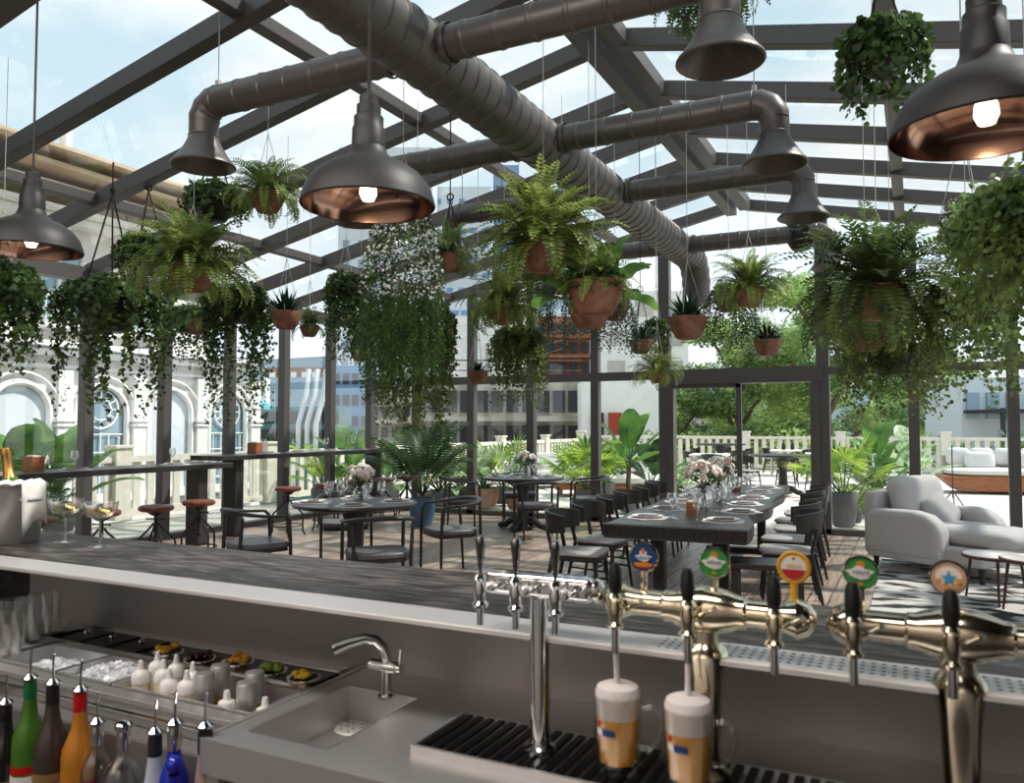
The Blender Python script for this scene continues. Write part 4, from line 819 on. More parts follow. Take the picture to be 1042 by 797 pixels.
vase(TR(XM-.02, 7.35, .75), 1, 'glass vase of pale roses on the long table, nearer to the bar', None, 1.15); vase(TR(XM-.02, 8.35, .75), 2, 'glass vase of pale roses on the long table, further from the bar', None, 1.15)
wbox(TR(XM-.02, 6.78, .75), .3, 'wooden napkin holder on the long table near the bar end'); wbox(TR(XM+.03, 9.35, .75), .2, 'wooden napkin holder on the long table near the far end')
# high tables along the left wall
for (x0, x1, y0, y1, z, legs, lb) in ((-8.45, -7.85, 2.9, 7.62, 1.02, (3.4, 7.25), 'long black high table along the left glass wall, the lower one nearer the bar'), (-8.62, -8.08, 7.6, 11.4, 1.10, (8.05, 11.2), 'black high table along the left glass wall, the further one by the corner')):
    t = thing('high_table', lb, 'high table', ((x0+x1)/2, y0, 0)); w2 = (x1-x0)/2; L = y1-y0
    part('tabletop', MB().prism([(-w2, 0), (w2, 0)]+[(w2+.015*math.sin(k*1.1), L*k/16) for k in range(1, 16)]+[(w2, L), (-w2, L)], z-.065, z), 'table_top', t, bevel=.008, smooth=0)
    for y in legs: part('leg', MB().box((.06, y-y0, (z-.065)/2), (.22, .15, z-.065)), 'table_edge', t, bevel=.005, smooth=0)
    for k, y in enumerate(([3.9, 4.75, 5.6, 6.9] if z < 1.05 else [8.7, 9.35, 10.1, 10.8])):
        w_ = '%s to the bar on the %s high table' % (ORD[k]+(' nearest' if k else ''), 'lower' if z < 1.05 else 'further')
        placemat((x1-.23, y, z), k, 'pale placemat, '+w_, None); plate((x1-.23, y, z+.0055), 0, 'round plate with dark napkin, '+w_)
        wine((x1-.42, y+.12, z), 0, 'clear wine glass, '+w_)
for (x, y, z, lb) in ((-8.3, 5.28, 1.02, 'wooden napkin holder on the lower high table'), (-8.45, 8.6, 1.10, 'wooden napkin holder on the further high table')): wbox((x, y, z), PI/2, lb, None, 1.5)
def mk_stool():
    t = thing('bar_stool', '', 'stool')
    part('seat', MB().lathe([(0, .60), (.15, .602), (.172, .615), (.178, .63), (.172, .65), (.15, .662), (0, .667)], n=32), 'leather', t)
    part('spindle', MB().lathe([(.03, .26), (.035, .30), (.02, .31), (.02, .55), (.05, .56), (.10, .60)], n=14, cap=True).tube([(-.10, 0, .52), (.10, 0, .52)], .007, 8).lathe([(0, -.014), (.014, 0), (0, .014)], (.10, 0, .52), 10).lathe([(0, -.014), (.014, 0), (0, .014)], (-.10, 0, .52), 10), 'black', t)
    for k in range(4):
        a = PI/4+k*PI/2; c, s = math.cos(a), math.sin(a); part('leg', MB().tube([(.025*c, .025*s, .48), (.05*c, .05*s, .44), (.19*c, .19*s, .30), (.20*c, .20*s, .26), (.20*c, .20*s, .06), (.235*c, .235*s, 0)], .012, 8), 'black', t)
    part('foot_ring', MB().tube([(.20*math.cos(6.283*k/28), .20*math.sin(6.283*k/28), .14) for k in range(29)], .008, 8, cap=False), 'black', t); return t
stool = once(mk_stool)
for k, (x, y) in enumerate(((-7.2, 4.62), (-7.2, 5.28), (-7.12, 5.85), (-7.2, 6.48))): stool((x, y, 0), .2*k, 'brown leather industrial stool, %s to the bar at the lower high table' % ordn(k, 4), 'bar stools at the lower high table')
for k, (x, y) in enumerate(((-7.66, 8.42), (-7.64, 9.2), (-7.62, 9.9), (-7.6, 10.5), (-7.6, 11.2))): stool((x, y, 0), .5*k, 'brown leather industrial stool, %s to the bar at the further high table' % ordn(k, 5), 'bar stools at the further high table')
# armchair, rug, coffee tables
def cushion(mb, c, d, puff=.03, nx=12, rot=None, m=0):
    k0 = len(mb.v); n = nx; vs = []; fs = []
    X, Y, Z = d[0]/2, d[1]/2, d[2]/2
    def P(u, v, s):
        e = max(0, (1-abs(u)**4)*(1-abs(v)**4)); c_ = min(X, Y)*.18; return (u*(X-c_*abs(v)**8), v*(Y-c_*abs(u)**8), s*(Z*(.42+.58*(e**.3))+puff*e*.8))
    for s in (1, -1):
        for i in range(n+1):
            for j in range(n+1): vs.append(P(2*i/n-1, 2*j/n-1, s))
    o = (n+1)**2
    for i in range(n):
        for j in range(n):
            a = i*(n+1)+j; fs.append((a, a+n+1, a+n+2, a+1)); a += o; fs.append((a, a+1, a+n+2, a+n+1))
    for i in range(n):
        for a, b_ in (((i*(n+1)), (i+1)*(n+1)), (n*(n+1)+i, n*(n+1)+i+1), ((i+1)*(n+1)+n, i*(n+1)+n), (i+1, i)): fs.append((a, b_, b_+o, a+o))
    mb.add(vs, fs, m); mb.xf(Matrix.Translation(Vector(c)) @ (rot or Matrix.Identity(4)), k0); return mb
t = thing('armchair', 'large pale grey linen armchair with deep seat and rounded arms standing on the rug', 'armchair', (.25, 9.44, .012), R(-127))
part('base', MB().box((0, .10, .23), (.92, 1.22, .17)), 'linen', t, bevel=.03)
for sx in (-1, 1):
    ar = MB(); pf = [(-.52, .14), (-.52, .50), (-.50, .58), (-.42, .62), (.05, .63), (.20, .60), (.30, .53), (.345, .44), (.35, .14)]
    x0, x1 = (.36, .56) if sx > 0 else (-.56, -.36); k = len(pf)
    ar.add([(x0, y, z) for y, z in pf]+[(x1, y, z) for y, z in pf], [tuple(range(k)), tuple(range(2*k-1, k-1, -1))]+[(i, (i+1) % k, k+(i+1) % k, k+i) for i in range(k)])
    part('armrest', ar, 'linen', t, bevel=.06, smooth=70)
    part('skirt', MB().box((sx*.46, -.07, .19), (.19, .82, .13)), 'linen', t, bevel=.01)
part('backrest', MB().box((0, -.50, .46), (1.0, .16, .66)), 'linen', t, bevel=.05)
part('back_cushion', cushion(MB(), (0, -.30, .72), (.72, .46, .20), .04, rot=Matrix.Rotation(R(104), 4, 'X')), 'linen', t, smooth=80)
part('seat_cushion', cushion(MB(), (0, .30, .40), (.74, 1.16, .17), .02), 'linen', t, smooth=80)
for sx in (-1, 1):
    for y in (-.48, .68): part('foot', MB().lathe([(.022, 0), (.034, .14)], (sx*.42, y, 0), 12, cap=True), 'foot_dark', t)
solo('throw_pillow', cushion(MB(), (0, 0, 0), (.46, .40, .08), .05), 'linen_pillow', 'grey crumpled pillow leaning in the corner of the pale armchair', 'pillow', (.23, 9.56, .61), 0).rotation_euler = (Vector((.62, -.42, .70)).to_track_quat('Z', 'Y').to_matrix() @ Matrix.Rotation(R(28), 3, 'Z')).to_euler()
solo('rug', MB().box((1.9, 8.15, .006), (4.5, 4.0, .012)), 'rug', 'worn black and white patterned rug under the armchair', 'rug', smooth=0)
for (x, y, z, r, lb) in ((.60, 7.95, .40, .26, 'round marble coffee table with thin dark legs, the left one'), (.83, 7.50, .45, .25, 'round marble coffee table cut by the right edge of the photo')):
    t = thing('coffee_table', lb, 'coffee table', (x, y, .012)); part('tabletop', MB().lathe([(0, z-.035), (r-.01, z-.035), (r, z-.028), (r, z-.012), (r-.008, z-.012)], n=40), 'walnut', t); part('marble_top', MB().lathe([(r-.012, z-.02), (r-.012, z-.004), (0, z-.004)], n=40), 'marble', t)
    for k in range(3):
        a = .5+k*2.094; part('leg', MB().tube([((r-.05)*math.cos(a), (r-.05)*math.sin(a), z-.03), (r*math.cos(a), r*math.sin(a), 0)], [.014, .009], 10), 'walnut', t)
    part('stretcher', MB().tube([((r-.02)*math.cos(.5+k*2.094), (r-.02)*math.sin(.5+k*2.094), .14) for k in (0, 1, 2, 0)], .005, 6), 'walnut', t)
# terrace furniture
p = atD(796, 433, 17.4); rtab((p.x, p.y, 0), .4, 'large round dark table on the terrace just outside the sliding door', None, 1.15)
def outchair(px, D, rz, lb): q = atD(px, 433, D); side((q.x, q.y, 0), rz, lb, 'chairs on the terrace')
for i, (px, D, rz) in enumerate(((752, 16.6, -1.2), (760, 18.6, -2.2), (800, 19.2, 3.1), (832, 18.3, 2.2), (838, 16.4, 1.2))): outchair(px, D, rz, 'grey chair around the round terrace table, %s from the left' % (ORD[i] if i else 'first'))
def mk_sq():
    t = thing('square_table', '', 'table'); part('tabletop', MB().box((0, 0, .73), (.95, .95, .04)), 'white_wall', t, bevel=.005, smooth=0)
    for a in (-1, 1):
        for b_ in (-1, 1): part('leg', MB().box((a*.42, b_*.42, .355), (.05, .05, .71)), 'grey_wall', t, smooth=0)
    return t
sqt = once(mk_sq)
for px, D, lb in ((838, 21.5, 'white square terrace table right of the round one'), (800, 24.5, 'white square terrace table furthest back in the middle'), (722, 21, 'white square terrace table at the left side of the sliding door')): q = atD(px, 433, D); sqt((q.x, q.y, 0), .1, lb)
q = atD(733, 433, 24.5); rtab((q.x, q.y, 0), 0, 'dark round table far back on the terrace, left of the door mullion', None, 1.25)
for i, (px, D, rz) in enumerate(((705, 22, -1.3), (712, 24.8, -1.6), (735, 26, 3.0), (757, 25, 1.6), (752, 22.8, .3), (815, 24, 1.5), (785, 25, -1.5), (850, 22.5, 1.5), (820, 21.5, -1.4), (724, 20, 0))): outchair(px, D, rz, 'grey chair far back on the terrace, %s from the left door post' % ORD[i])
for i, (px, D) in enumerate(((797, 24.5), (806, 24.6))):
    q = atD(px, 433, D); solo('sauce_bottle', MB().lathe([(0, 0), (.05, 0), (.055, .02), (.055, .16), (.02, .22), (.018, .30), (0, .30)], n=14), 'black', 'dark bottle on the furthest square terrace table, %s' % ('left one', 'right one')[i], 'bottle', (q.x, q.y, .75))
def sofa(loc, rz, lb, w=2.2, wood=False):
    t = thing('daybed' if wood else 'outdoor_sofa', lb, 'sofa', loc, rz)
    if wood:
        mb = MB(); n = 20; pts = [(-w/2*1.12, .30), (-w/2*.86, .02), (w/2*.86, .02), (w/2*1.12, .30), (w/2*1.1, .36), (-w/2*1.1, .36)]; k = len(pts)
        mb.add([(x, -.55, z) for x, z in pts]+[(x, .55, z) for x, z in pts], [tuple(range(k)), tuple(range(2*k-1, k-1, -1))]+[(i, (i+1) % k, k+(i+1) % k, k+i) for i in range(k)]); part('wooden_base', mb, 'daybed_wood', t, smooth=0, bevel=.02)
        part('mattress', cushion(MB(), (0, 0, .44), (w, 1.05, .18), .01), 'sofa_white', t)
    else:
        part('wooden_base', MB().box((0, 0, .17), (w, .85, .12)).box((-w*.45, 0, .06), (.08, .8, .12)).box((w*.45, 0, .06), (.08, .8, .12)), 'daybed_wood', t, smooth=0, bevel=.01)
        for k in (-1, 1): part('seat_cushion', cushion(MB(), (k*w/4, 0, .32), (w/2, .85, .2), .01), 'sofa_white', t)
    part('backrest', MB().box((0, .50, .55), (w, .12, .5)), 'grey_wall' if wood else 'sofa_white', t, bevel=.03); return t
q = atD(1024, 433, 18.2); sofa((q.x, q.y, 0), R(8), 'wooden boat shaped daybed with white mattress on the terrace at the right', 2.5, True); qz = q
for i, (u, z, w_, y_) in enumerate(((-.95, .78, .5, .25), (-.45, .78, .5, .3), (.05, .78, .5, .28), (.55, .78, .5, .25), (-.55, .70, .62, .02), (.30, .72, .5, .02), (.95, .76, .45, .2))):
    a = R(8); o = solo('daybed_pillow', cushion(MB(), (0, 0, 0), (w_, .40, .12), .05), 'sofa_white', '%s white pillow from the left on the wooden daybed' % (ORD[i] if i else 'first'), 'pillow', (qz.x+u*math.cos(a)-y_*math.sin(a), qz.y+u*math.sin(a)+y_*math.cos(a), z), 0, 'pillows on the wooden daybed'); o.rotation_euler = (R(72), 0, a)
q = atD(612, 433, 17.6); sofa((q.x, q.y, 0), YAW-.1, 'white outdoor sofa on wooden base behind the back round table', 2.0)
for i, u in enumerate((-.55, .0, .5)): o = solo('sofa_pillow', cushion(MB(), (0, 0, 0), (.52, .44, .12), .05), 'sofa_white', '%s white pillow on the outdoor sofa behind the back round table' % ('left', 'middle', 'right')[i], 'pillow', (q.x+u*.93-.15, q.y+u*.36+.15, .66), 0); o.rotation_euler = (R(72), 0, YAW-.1)
q = atD(558, 433, 20); sofa((q.x, q.y, 0), YAW+.3, 'white outdoor sofa further left behind the middle window post', 1.8)
q = atD(968, 433, 13.8); t = thing('tripod_stand', 'thin black tripod stand outside behind the armchair', 'stand', (q.x, q.y, 0)); part('pole', MB().tube([(0, 0, .25), (0, 0, 1.15)], .010, 6), 'black', t)
for k in range(3): a = .6+2.094*k; part('leg', MB().tube([(0, 0, .38), (.28*math.cos(a), .28*math.sin(a), 0)], .010, 6), 'black', t)

# ================================================================== PLANTS
UPV = Vector((0, 0, 1))
def g_fern(seed, n, L, droop=1.5, lw=.16, steps=20, up=(15, 85), z0=0):
    n = int(n*1.45)
    r = random.Random(seed); mb = MB()
    for i in range(n):
        a = 2.39996*i+r.uniform(-.3, .3); el = R(up[0]+(up[1]-up[0])*(i/n)**1.15+r.uniform(-8, 8)); l = L*r.uniform(.7, 1.1); dr = droop*r.uniform(.6, 1.3)*(1.1-.5*i/n)
        h = Vector((math.cos(a), math.sin(a), 0)); side_ = Vector((-math.sin(a), math.cos(a), 0)); p = h*.02+UPV*z0; st = l/steps; prev = None
        for k in range(steps+1):
            t = k/steps; e = el-dr*t*t*1.2-dr*.25*t; d = h*math.cos(e)+UPV*math.sin(e); q = p+d*st; nrm = side_.cross(d)
            if prev is None: prev = (p-side_*.0015, p+side_*.0015)
            mb.add([prev[0], prev[1], q+side_*.0012, q-side_*.0012], [(0, 1, 2, 3)]); prev = (q-side_*.0012, q+side_*.0012)
            if k > 2:
                w = L*lw*(math.sin(PI*(t*.86+.12))**.6)*.78; hw = st*.5
                for s in (-1, 1):
                    b = p+d*st*.5; x = side_*s*.95+d*.35-nrm*(.10+r.uniform(-.1, .25)); x.normalize(); tip = b+x*w
                    mb.add([b, b+x*w*.45+d*hw, tip, b+x*w*.45-d*hw*.9], [(0, 1, 2, 3)])
            p = q
    return mb
IVY = [(0, 0), (.45, .05), (.62, .45), (.30, .55), (0, 1.1), (-.30, .55), (-.62, .45), (-.45, .05)]
RND = [(0, 0), (.42, .2), (.5, .6), (0, 1), (-.5, .6), (-.42, .2)]
def leaf(mb, p, d, nrm, s, shp=IVY, m=0):
    x = d.cross(nrm).normalized(); vs = [p+x*u*s+d*v*s for u, v in shp]; mb.add(vs, [tuple(range(len(shp)))], m)
def rv(r): return Vector((r.gauss(0, 1), r.gauss(0, 1), r.gauss(0, 1))).normalized()
def g_ivy(seed, Rr, L, ns, ls=.035, dome=220, step=.030, top=.12, shp=IVY, taper=.6):
    ns = int(ns*1.25); dome = int(dome*1.5)
    r = random.Random(seed); mb = MB()
    for _ in range(dome):
        o = rv(r); o.z = abs(o.z); p = Vector((o.x*Rr*r.uniform(.6, 1.05), o.y*Rr*r.uniform(.6, 1.05), o.z*top*r.uniform(.6, 1.3)))
        leaf(mb, p, (o+rv(r)*.8-UPV*.5).normalized(), (o+rv(r)*.5).normalized(), ls*r.uniform(.7, 1.3), shp)
    for i in range(ns):
        a = 2.39996*i+r.uniform(-.4, .4); h = Vector((math.cos(a), math.sin(a), 0)); l = L*(1-taper*r.random()**.8); q = h*Rr*r.uniform(.45, .8)+UPV*top*.6; n = int(l/step); out_ = Rr*r.uniform(.8, 1.15); pp = None
        for k in range(n+3):
            t = k*step; rad = Rr*.6+(out_-Rr*.6)*min(1, t/.12); z = top*.6-max(0, t-.05)*1.0+(.02 if k < 3 else 0)
            p = Vector((h.x*rad+.02*math.sin(k*.5+i), h.y*rad+.02*math.cos(k*.45+2*i), z))+rv(r)*.008
            if pp is not None: mb.add([pp+h.cross(UPV)*.001, pp-h.cross(UPV)*.001, p-h.cross(UPV)*.001, p+h.cross(UPV)*.001], [(0, 1, 2, 3)])
            pp = p
            nl = 3 if k < n*.35 else (2 if r.random() < .6 and k < n*.8 else 1)
            for _ in range(nl):
                d = (h*.5+rv(r)*.8-UPV*.5).normalized(); leaf(mb, p+rv(r)*.022, d, (h+rv(r)*.55).normalized(), ls*r.uniform(.6, 1.35)*(1-.25*k/(n+3)), shp)
    return mb
def g_trail(seed, Rr, L, ns, ls=.013, step=.017, dome=.6, flowers=0.0, taper=.55):
    r = random.Random(seed); mb = MB()
    for i in range(ns):
        a = r.uniform(0, 6.283); q = math.sqrt(r.random())*Rr; h = Vector((math.cos(a), math.sin(a), 0)); z0 = dome*Rr*math.sqrt(max(0, 1-(q/Rr)**2)); l = L*(1-taper*r.random()); rad = Rr*(.55+.5*(q/Rr)); n = int((l+z0)/step); p0 = h*q*.5+UPV*z0*1.05
        for k in range(n):
            t = k*step; rr = q*.5+(rad-q*.5)*min(1, (t/(.25+z0))**.6); zz = z0*1.05*(1-min(1, (t/(.3+z0)))**2)-max(0, t-z0*.7)*.95
            p = Vector((h.x*rr, h.y*rr, zz))+Vector((math.sin(k*.35+i), math.cos(k*.3+i*2), 0))*.006
            fl = flowers and zz > -flowers*L*r.uniform(.2, 1) and r.random() < .26
            d = (h*.6+rv(r)*.8-UPV*.35).normalized(); leaf(mb, p, d, (h+rv(r)*.6).normalized(), ls*(1.0 if fl else r.uniform(.7, 1.5)), RND if fl else [(0, 0), (.28, .5), (0, 1.1), (-.28, .5)], 1 if fl else 0)
    return mb
def g_aloe(seed, n, L, w=.10, z0=0):
    r = random.Random(seed); mb = MB()
    for i in range(n):
        a = 2.39996*i; el = R(15+70*(i/n)**.9+r.uniform(-6, 6)); h = Vector((math.cos(a), math.sin(a), 0)); s = Vector((-math.sin(a), math.cos(a), 0)); p = h*.015+UPV*z0; l = L*r.uniform(.75, 1.1); vs = []; K = 6
        for k in range(K+1):
            t = k/K; e = el-.25*t; d = h*math.cos(e)+UPV*math.sin(e); nn = s.cross(d); ww = L*w*(1-t**1.6)*(.75+.7*t*(1-t)*2)+.0004
            vs += [p-s*ww, p-nn*ww*.45, p+s*ww, p+nn*ww*.15]; p = p+d*l/K
        mb.add(vs, [(k*4+j, k*4+(j+1) % 4, k*4+4+(j+1) % 4, k*4+4+j) for k in range(K) for j in range(4)])
    return mb
def blade(mb, p, h, el, l, w, bend=.9, fold=.25, K=8, m=0, wave=0, split=0):
    s = Vector((-h.y, h.x, 0)); vs = []
    for k in range(K+1):
        t = k/K; e = el-bend*t*t; d = h*math.cos(e)+UPV*math.sin(e); nn = s.cross(d); ww = w*(math.sin(PI*min(1, t*.93+.04))**.65)+.001
        up_ = nn*(-1 if nn.z < 0 else 1); wv = wave*math.sin(k*2.1)
        vs += [p-s*ww+up_*ww*(fold+wv), p, p+s*ww+up_*ww*(fold-wv)]; p = p+d*l/K
    mb.add(vs, [(k*3+j, k*3+j+1, k*3+4+j, k*3+3+j) for k in range(K) for j in range(2)], m)
def g_broad(seed, n, stem, l, w, spread=(35, 80), bend=.9):
    r = random.Random(seed); lv = MB(); st_ = MB()
    for i in range(n):
        a = 2.39996*i+r.uniform(-.3, .3); el = R(spread[0]+(spread[1]-spread[0])*(i+.5)/n); h = Vector((math.cos(a), math.sin(a), 0)); q = stem*r.uniform(.65, 1.05)*(.6+.4*i/n)
        pts = []; p = h*.02
        for k in range(6): pts.append(p); e = el+.12-.25*k/5; p = p+(h*math.cos(e)+UPV*math.sin(e))*q/5
        st_.tube(pts, [.012, .011, .009, .008, .007, .005], 6); blade(lv, pts[-1], h, el-.15, l*r.uniform(.75, 1.1), w*r.uniform(.8, 1.1), bend*r.uniform(.6, 1.4), .22, 9, 0, .06)
    return lv, st_
def g_fan(seed, n, stem, rad, blades=16):
    r = random.Random(seed); lv = MB(); st_ = MB()
    for i in range(n):
        a = 2.39996*i+r.uniform(-.3, .3); el = R(25+58*(i+.5)/n); h = Vector((math.cos(a), math.sin(a), 0)); q = stem*r.uniform(.7, 1.05); p = h*.02; pts = []
        for k in range(6): pts.append(p); e = el+.1-.3*k/5; p = p+(h*math.cos(e)+UPV*math.sin(e))*q/5
        st_.tube(pts, [.009]*3+[.006]*3, 5); c = pts[-1]; d0 = (pts[-1]-pts[-2]).normalized(); s = Vector((-h.y, h.x, 0)); nn = s.cross(d0)
        for b in range(blades):
            f = (b/(blades-1)-.5)*R(230); d = d0*math.cos(f)+s*math.sin(f); x = nn.cross(d).normalized(); ll = rad*(1-.12*abs(f))*r.uniform(.9, 1.05); w = rad*.050
            p1 = c+d*ll*.5+nn*.01; p2 = c+d*ll-UPV*ll*.16
            lv.add([c, p1-x*w+nn*w*.5, p1, p1+x*w+nn*w*.5, p2], [(0, 1, 2), (0, 2, 3), (1, 4, 2), (2, 4, 3)])
    return lv, st_
def g_palm(seed, n, L, lw, up=(30, 85), bend=1.1, steps=26, stem=.25):
    r = random.Random(seed); lv = MB(); st_ = MB()
    for i in range(n):
        a = 2.39996*i+r.uniform(-.3, .3); el = R(up[0]+(up[1]-up[0])*(i+.5)/n); h = Vector((math.cos(a), math.sin(a), 0)); s = Vector((-h.y, h.x, 0)); l = L*r.uniform(.75, 1.05); p = h*.02; pts = [p]
        for k in range(steps):
            t = k/steps; e = el-bend*t*t; d = h*math.cos(e)+UPV*math.sin(e); p = p+d*l/steps; pts.append(p); nn = s.cross(d)
            if t > stem:
                w = lw*math.sin(PI*((t-stem)/(1-stem)*.8+.2))**.6
                for sg in (-1, 1):
                    x = (s*sg+d*.65-UPV*.15).normalized(); y = (d-x*d.dot(x)).normalized(); wd = l/steps*.42; tip = p+x*w-UPV*w*.22
                    lv.add([p-y*wd*.4, p+x*w*.4-y*wd, tip, p+x*w*.4+y*wd], [(0, 1, 2, 3)])
        st_.tube(pts[::3], [.009*(1-.8*k/len(pts[::3])) for k in range(len(pts[::3]))], 5)
    return lv, st_
# pots
def pot(parent, r, h, m='terracotta', bowl=True):
    if bowl: pf = [(0, 0), (r*.52, 0), (r*.60, h*.04), (r*.86, h*.42), (r*.97, h*.72), (r, h*.96), (r*1.0, h), (r*.93, h), (r*.90, h*.7), (r*.6, h*.3)]
    else: pf = [(0, 0), (r*.66, 0), (r*.74, h*.03), (r*.93, h*.45), (r*.97, h*.8), (r*.93, h*.97), (r*.93, h), (r*.86, h), (r*.86, h*.85)]
    part('pot', MB().lathe(pf, n=36), m, parent); part('soil', MB().lathe([(0, h*.9), (r*.90, h*.86)], n=24), 'soil', parent, fix=False)
def hanger(parent, r, h, zroof, m='chain', apex=.5, th=.0025):
    mb = MB(); ap = min(apex, zroof*.7)
    for k in range(3): a = .6+2.094*k; mb.tube([(r*math.cos(a), r*math.sin(a), h*.97), (0, 0, h+ap)], th, 5)
    mb.tube([(0, 0, h+ap), (0, 0, zroof)], th, 5)
    if m == 'rope': mb.tube([(.03*math.cos(6.283*k/12), 0, h+ap+.03+.03*math.sin(6.283*k/12)) for k in range(13)], th*1.2, 5)
    part('hanger', mb, m, parent)
FC = {}
def cached(key, f):
    if key not in FC: FC[key] = f()
    return FC[key]
def hang(kind, px, py, D, r, label, mul=1.0, **k):
    """kind of plant, seen at px,py (pot centre), D metres away, pot radius r"""
    h = r*1.15*k.get('ph', 1.0); c = atD(px, py, D); z = c.z-h/2; zr = roofz(c.x)+.08-z
    nm = {'fern': 'hanging_fern', 'ivy': 'hanging_ivy', 'trail': 'hanging_string_plant', 'aloe': 'hanging_aloe', 'broad': 'hanging_leafy_plant'}[kind]
    t = thing(nm, label, 'hanging plant', (c.x, c.y, z), k.get('rz', px*.7))
    seed = int(px); L = k.get('L', .45); m = k.get('m')
    if k.get('pot', 1): pot(t, r, h, k.get('pm', 'black' if kind == 'ivy' and not k.get('ph') else 'terracotta'))
    hanger(t, r*.95, h, zr, k.get('hm', 'chain'), k.get('apex', .5), k.get('th', .0025))
    if kind == 'fern': g = g_fern(seed, k.get('n', 62), L, k.get('droop', 1.5), k.get('lw', .17), up=k.get('up', (5, 88)), z0=h*.85)
    elif kind == 'ivy': g = g_ivy(seed, k.get('R', r*1.15), L, k.get('n', 50), k.get('ls', .035), k.get('dome', 240), top=k.get('top', .12), shp=k.get('shp', IVY), taper=k.get('taper', .6)); g.xf(Matrix.Translation((0, 0, h*.8)))
    elif kind == 'trail': g = g_trail(seed, k.get('R', r*1.2), L, k.get('n', 90), k.get('ls', .014), flowers=k.get('fl', 0), dome=k.get('domeh', .5), taper=k.get('taper', .55)); g.xf(Matrix.Translation((0, 0, h*.75)))
    elif kind == 'aloe': g = g_aloe(seed, k.get('n', 30), L, k.get('w', .10), h*.85)
    elif kind == 'broad': g, s_ = g_broad(seed, k.get('n', 9), L*.5, L, L*.28, (20, 75)); g.xf(Matrix.Translation((0, 0, h*.8))); part('stems', s_.xf(Matrix.Translation((0, 0, h*.8))), 'banana', t)
    mats = {'fern': 'fern', 'ivy': 'ivy', 'trail': 'trail', 'aloe': 'aloe', 'broad': 'banana'}[kind]
    mats = m or mats
    part('foliage', g, [mats, 'bud_white'] if kind == 'trail' else mats, t, smooth=0 if kind != 'aloe' else 40, fix=kind == 'aloe')
    if k.get('mixfern'): part('fern_fronds', g_fern(seed+3, 40, .34, 1.3, .17, up=(5, 85), z0=h*.85), 'fern', t, smooth=0, fix=False)
    if k.get('extra') == 'ivy': part('trailing_stems', g_ivy(seed+1, r*.9, k['eL'], k.get('en', 14), .022, 40, top=.05).xf(Matrix.Translation((0, 0, h*.85))), 'ivy', t, smooth=0, fix=False)
    if k.get('extra') == 'fern': part('trailing_stems', g_fern(seed+1, k.get('en', 26), k['eL'], 2.2, .15, up=(0, 50), z0=h*.85), k.get('em', 'fern'), t, smooth=0, fix=False)
    return t
# left group
hang('fern', 272, 206, 6.7, .145, 'bright fern in a terracotta pot hung high left of the middle pendant lamp', L=.42, n=70, droop=1.7)
hang('fern', 196, 283, 6.6, .19, 'large bright green fern in a terracotta pot left, above the ivy baskets', L=.58, n=110, droop=1.3, up=(0, 85))
hang('ivy', 112, 320, 7.3, .28, 'wide dark ivy basket on three black ropes at the left', L=1.25, taper=.8, n=58, R=.42, ls=.045, dome=420, top=.22, hm='rope', th=.008, apex=.95, pm='black')
hang('ivy', 150, 262, 7.6, .16, 'smaller ivy basket on black ropes partly behind the large fern', L=.95, taper=.8, n=36, R=.24, dome=260, top=.15, hm='rope', th=.008, apex=.55, pm='black', ls=.04)
hang('ivy', 218, 214, 6.9, .17, 'dark ivy in a basket hung right above the large left fern', L=.30, n=40, R=.25, dome=320, top=.16, hm='rope', th=.008, pm='black', ls=.042)
hang('ivy', 2, 296, 5.6, .16, 'ivy column cut by the left edge of the photo', L=.75, n=60, R=.22, dome=240, m='ivy', ls=.042)
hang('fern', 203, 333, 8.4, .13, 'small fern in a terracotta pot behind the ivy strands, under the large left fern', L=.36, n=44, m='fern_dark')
hang('ivy', 190, 330, 8.8, .16, 'ivy behind the small low fern pot at the left', L=.8, n=40, R=.24)
hang('ivy', 243, 318, 7.6, .18, 'long ivy column hanging before the third left post', L=1.25, taper=.75, n=66, R=.27, dome=300, top=.2, m='ivy', ls=.038)
hang('aloe', 291, 326, 7.4, .14, 'dark aloe in a terracotta pot left, right of the long ivy column', L=.26, n=32)
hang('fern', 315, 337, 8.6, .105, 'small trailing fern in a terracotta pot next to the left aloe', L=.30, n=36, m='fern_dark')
hang('ivy', 352, 298, 8.2, .12, 'slim ivy column between the two small terracotta pots at the left', L=.85, n=60, R=.18, dome=200, top=.15, m='ivy')
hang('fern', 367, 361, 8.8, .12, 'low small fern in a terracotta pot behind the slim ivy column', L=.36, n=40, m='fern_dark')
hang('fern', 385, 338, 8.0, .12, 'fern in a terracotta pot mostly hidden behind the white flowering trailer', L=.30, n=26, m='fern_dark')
hang('trail', 410, 250, 5.2, .17, 'large dense trailing plant dotted with white flowers behind the middle pendant lamp', L=1.12, n=210, R=.26, ls=.020, fl=.45, domeh=.9, pot=0, taper=.45)
hang('ivy', 424, 335, 7.2, .2, 'long wide ivy below the white flowering trailing plant', L=1.2, n=120, R=.30, dome=300, top=.2, m='ivy_light', ls=.038)
hang('fern', 458, 268, 7.2, .13, 'fern hung by a dark hook behind the small bell outlet', L=.40, n=44, m='fern_dark', droop=2.0, hm='rope', th=.006)
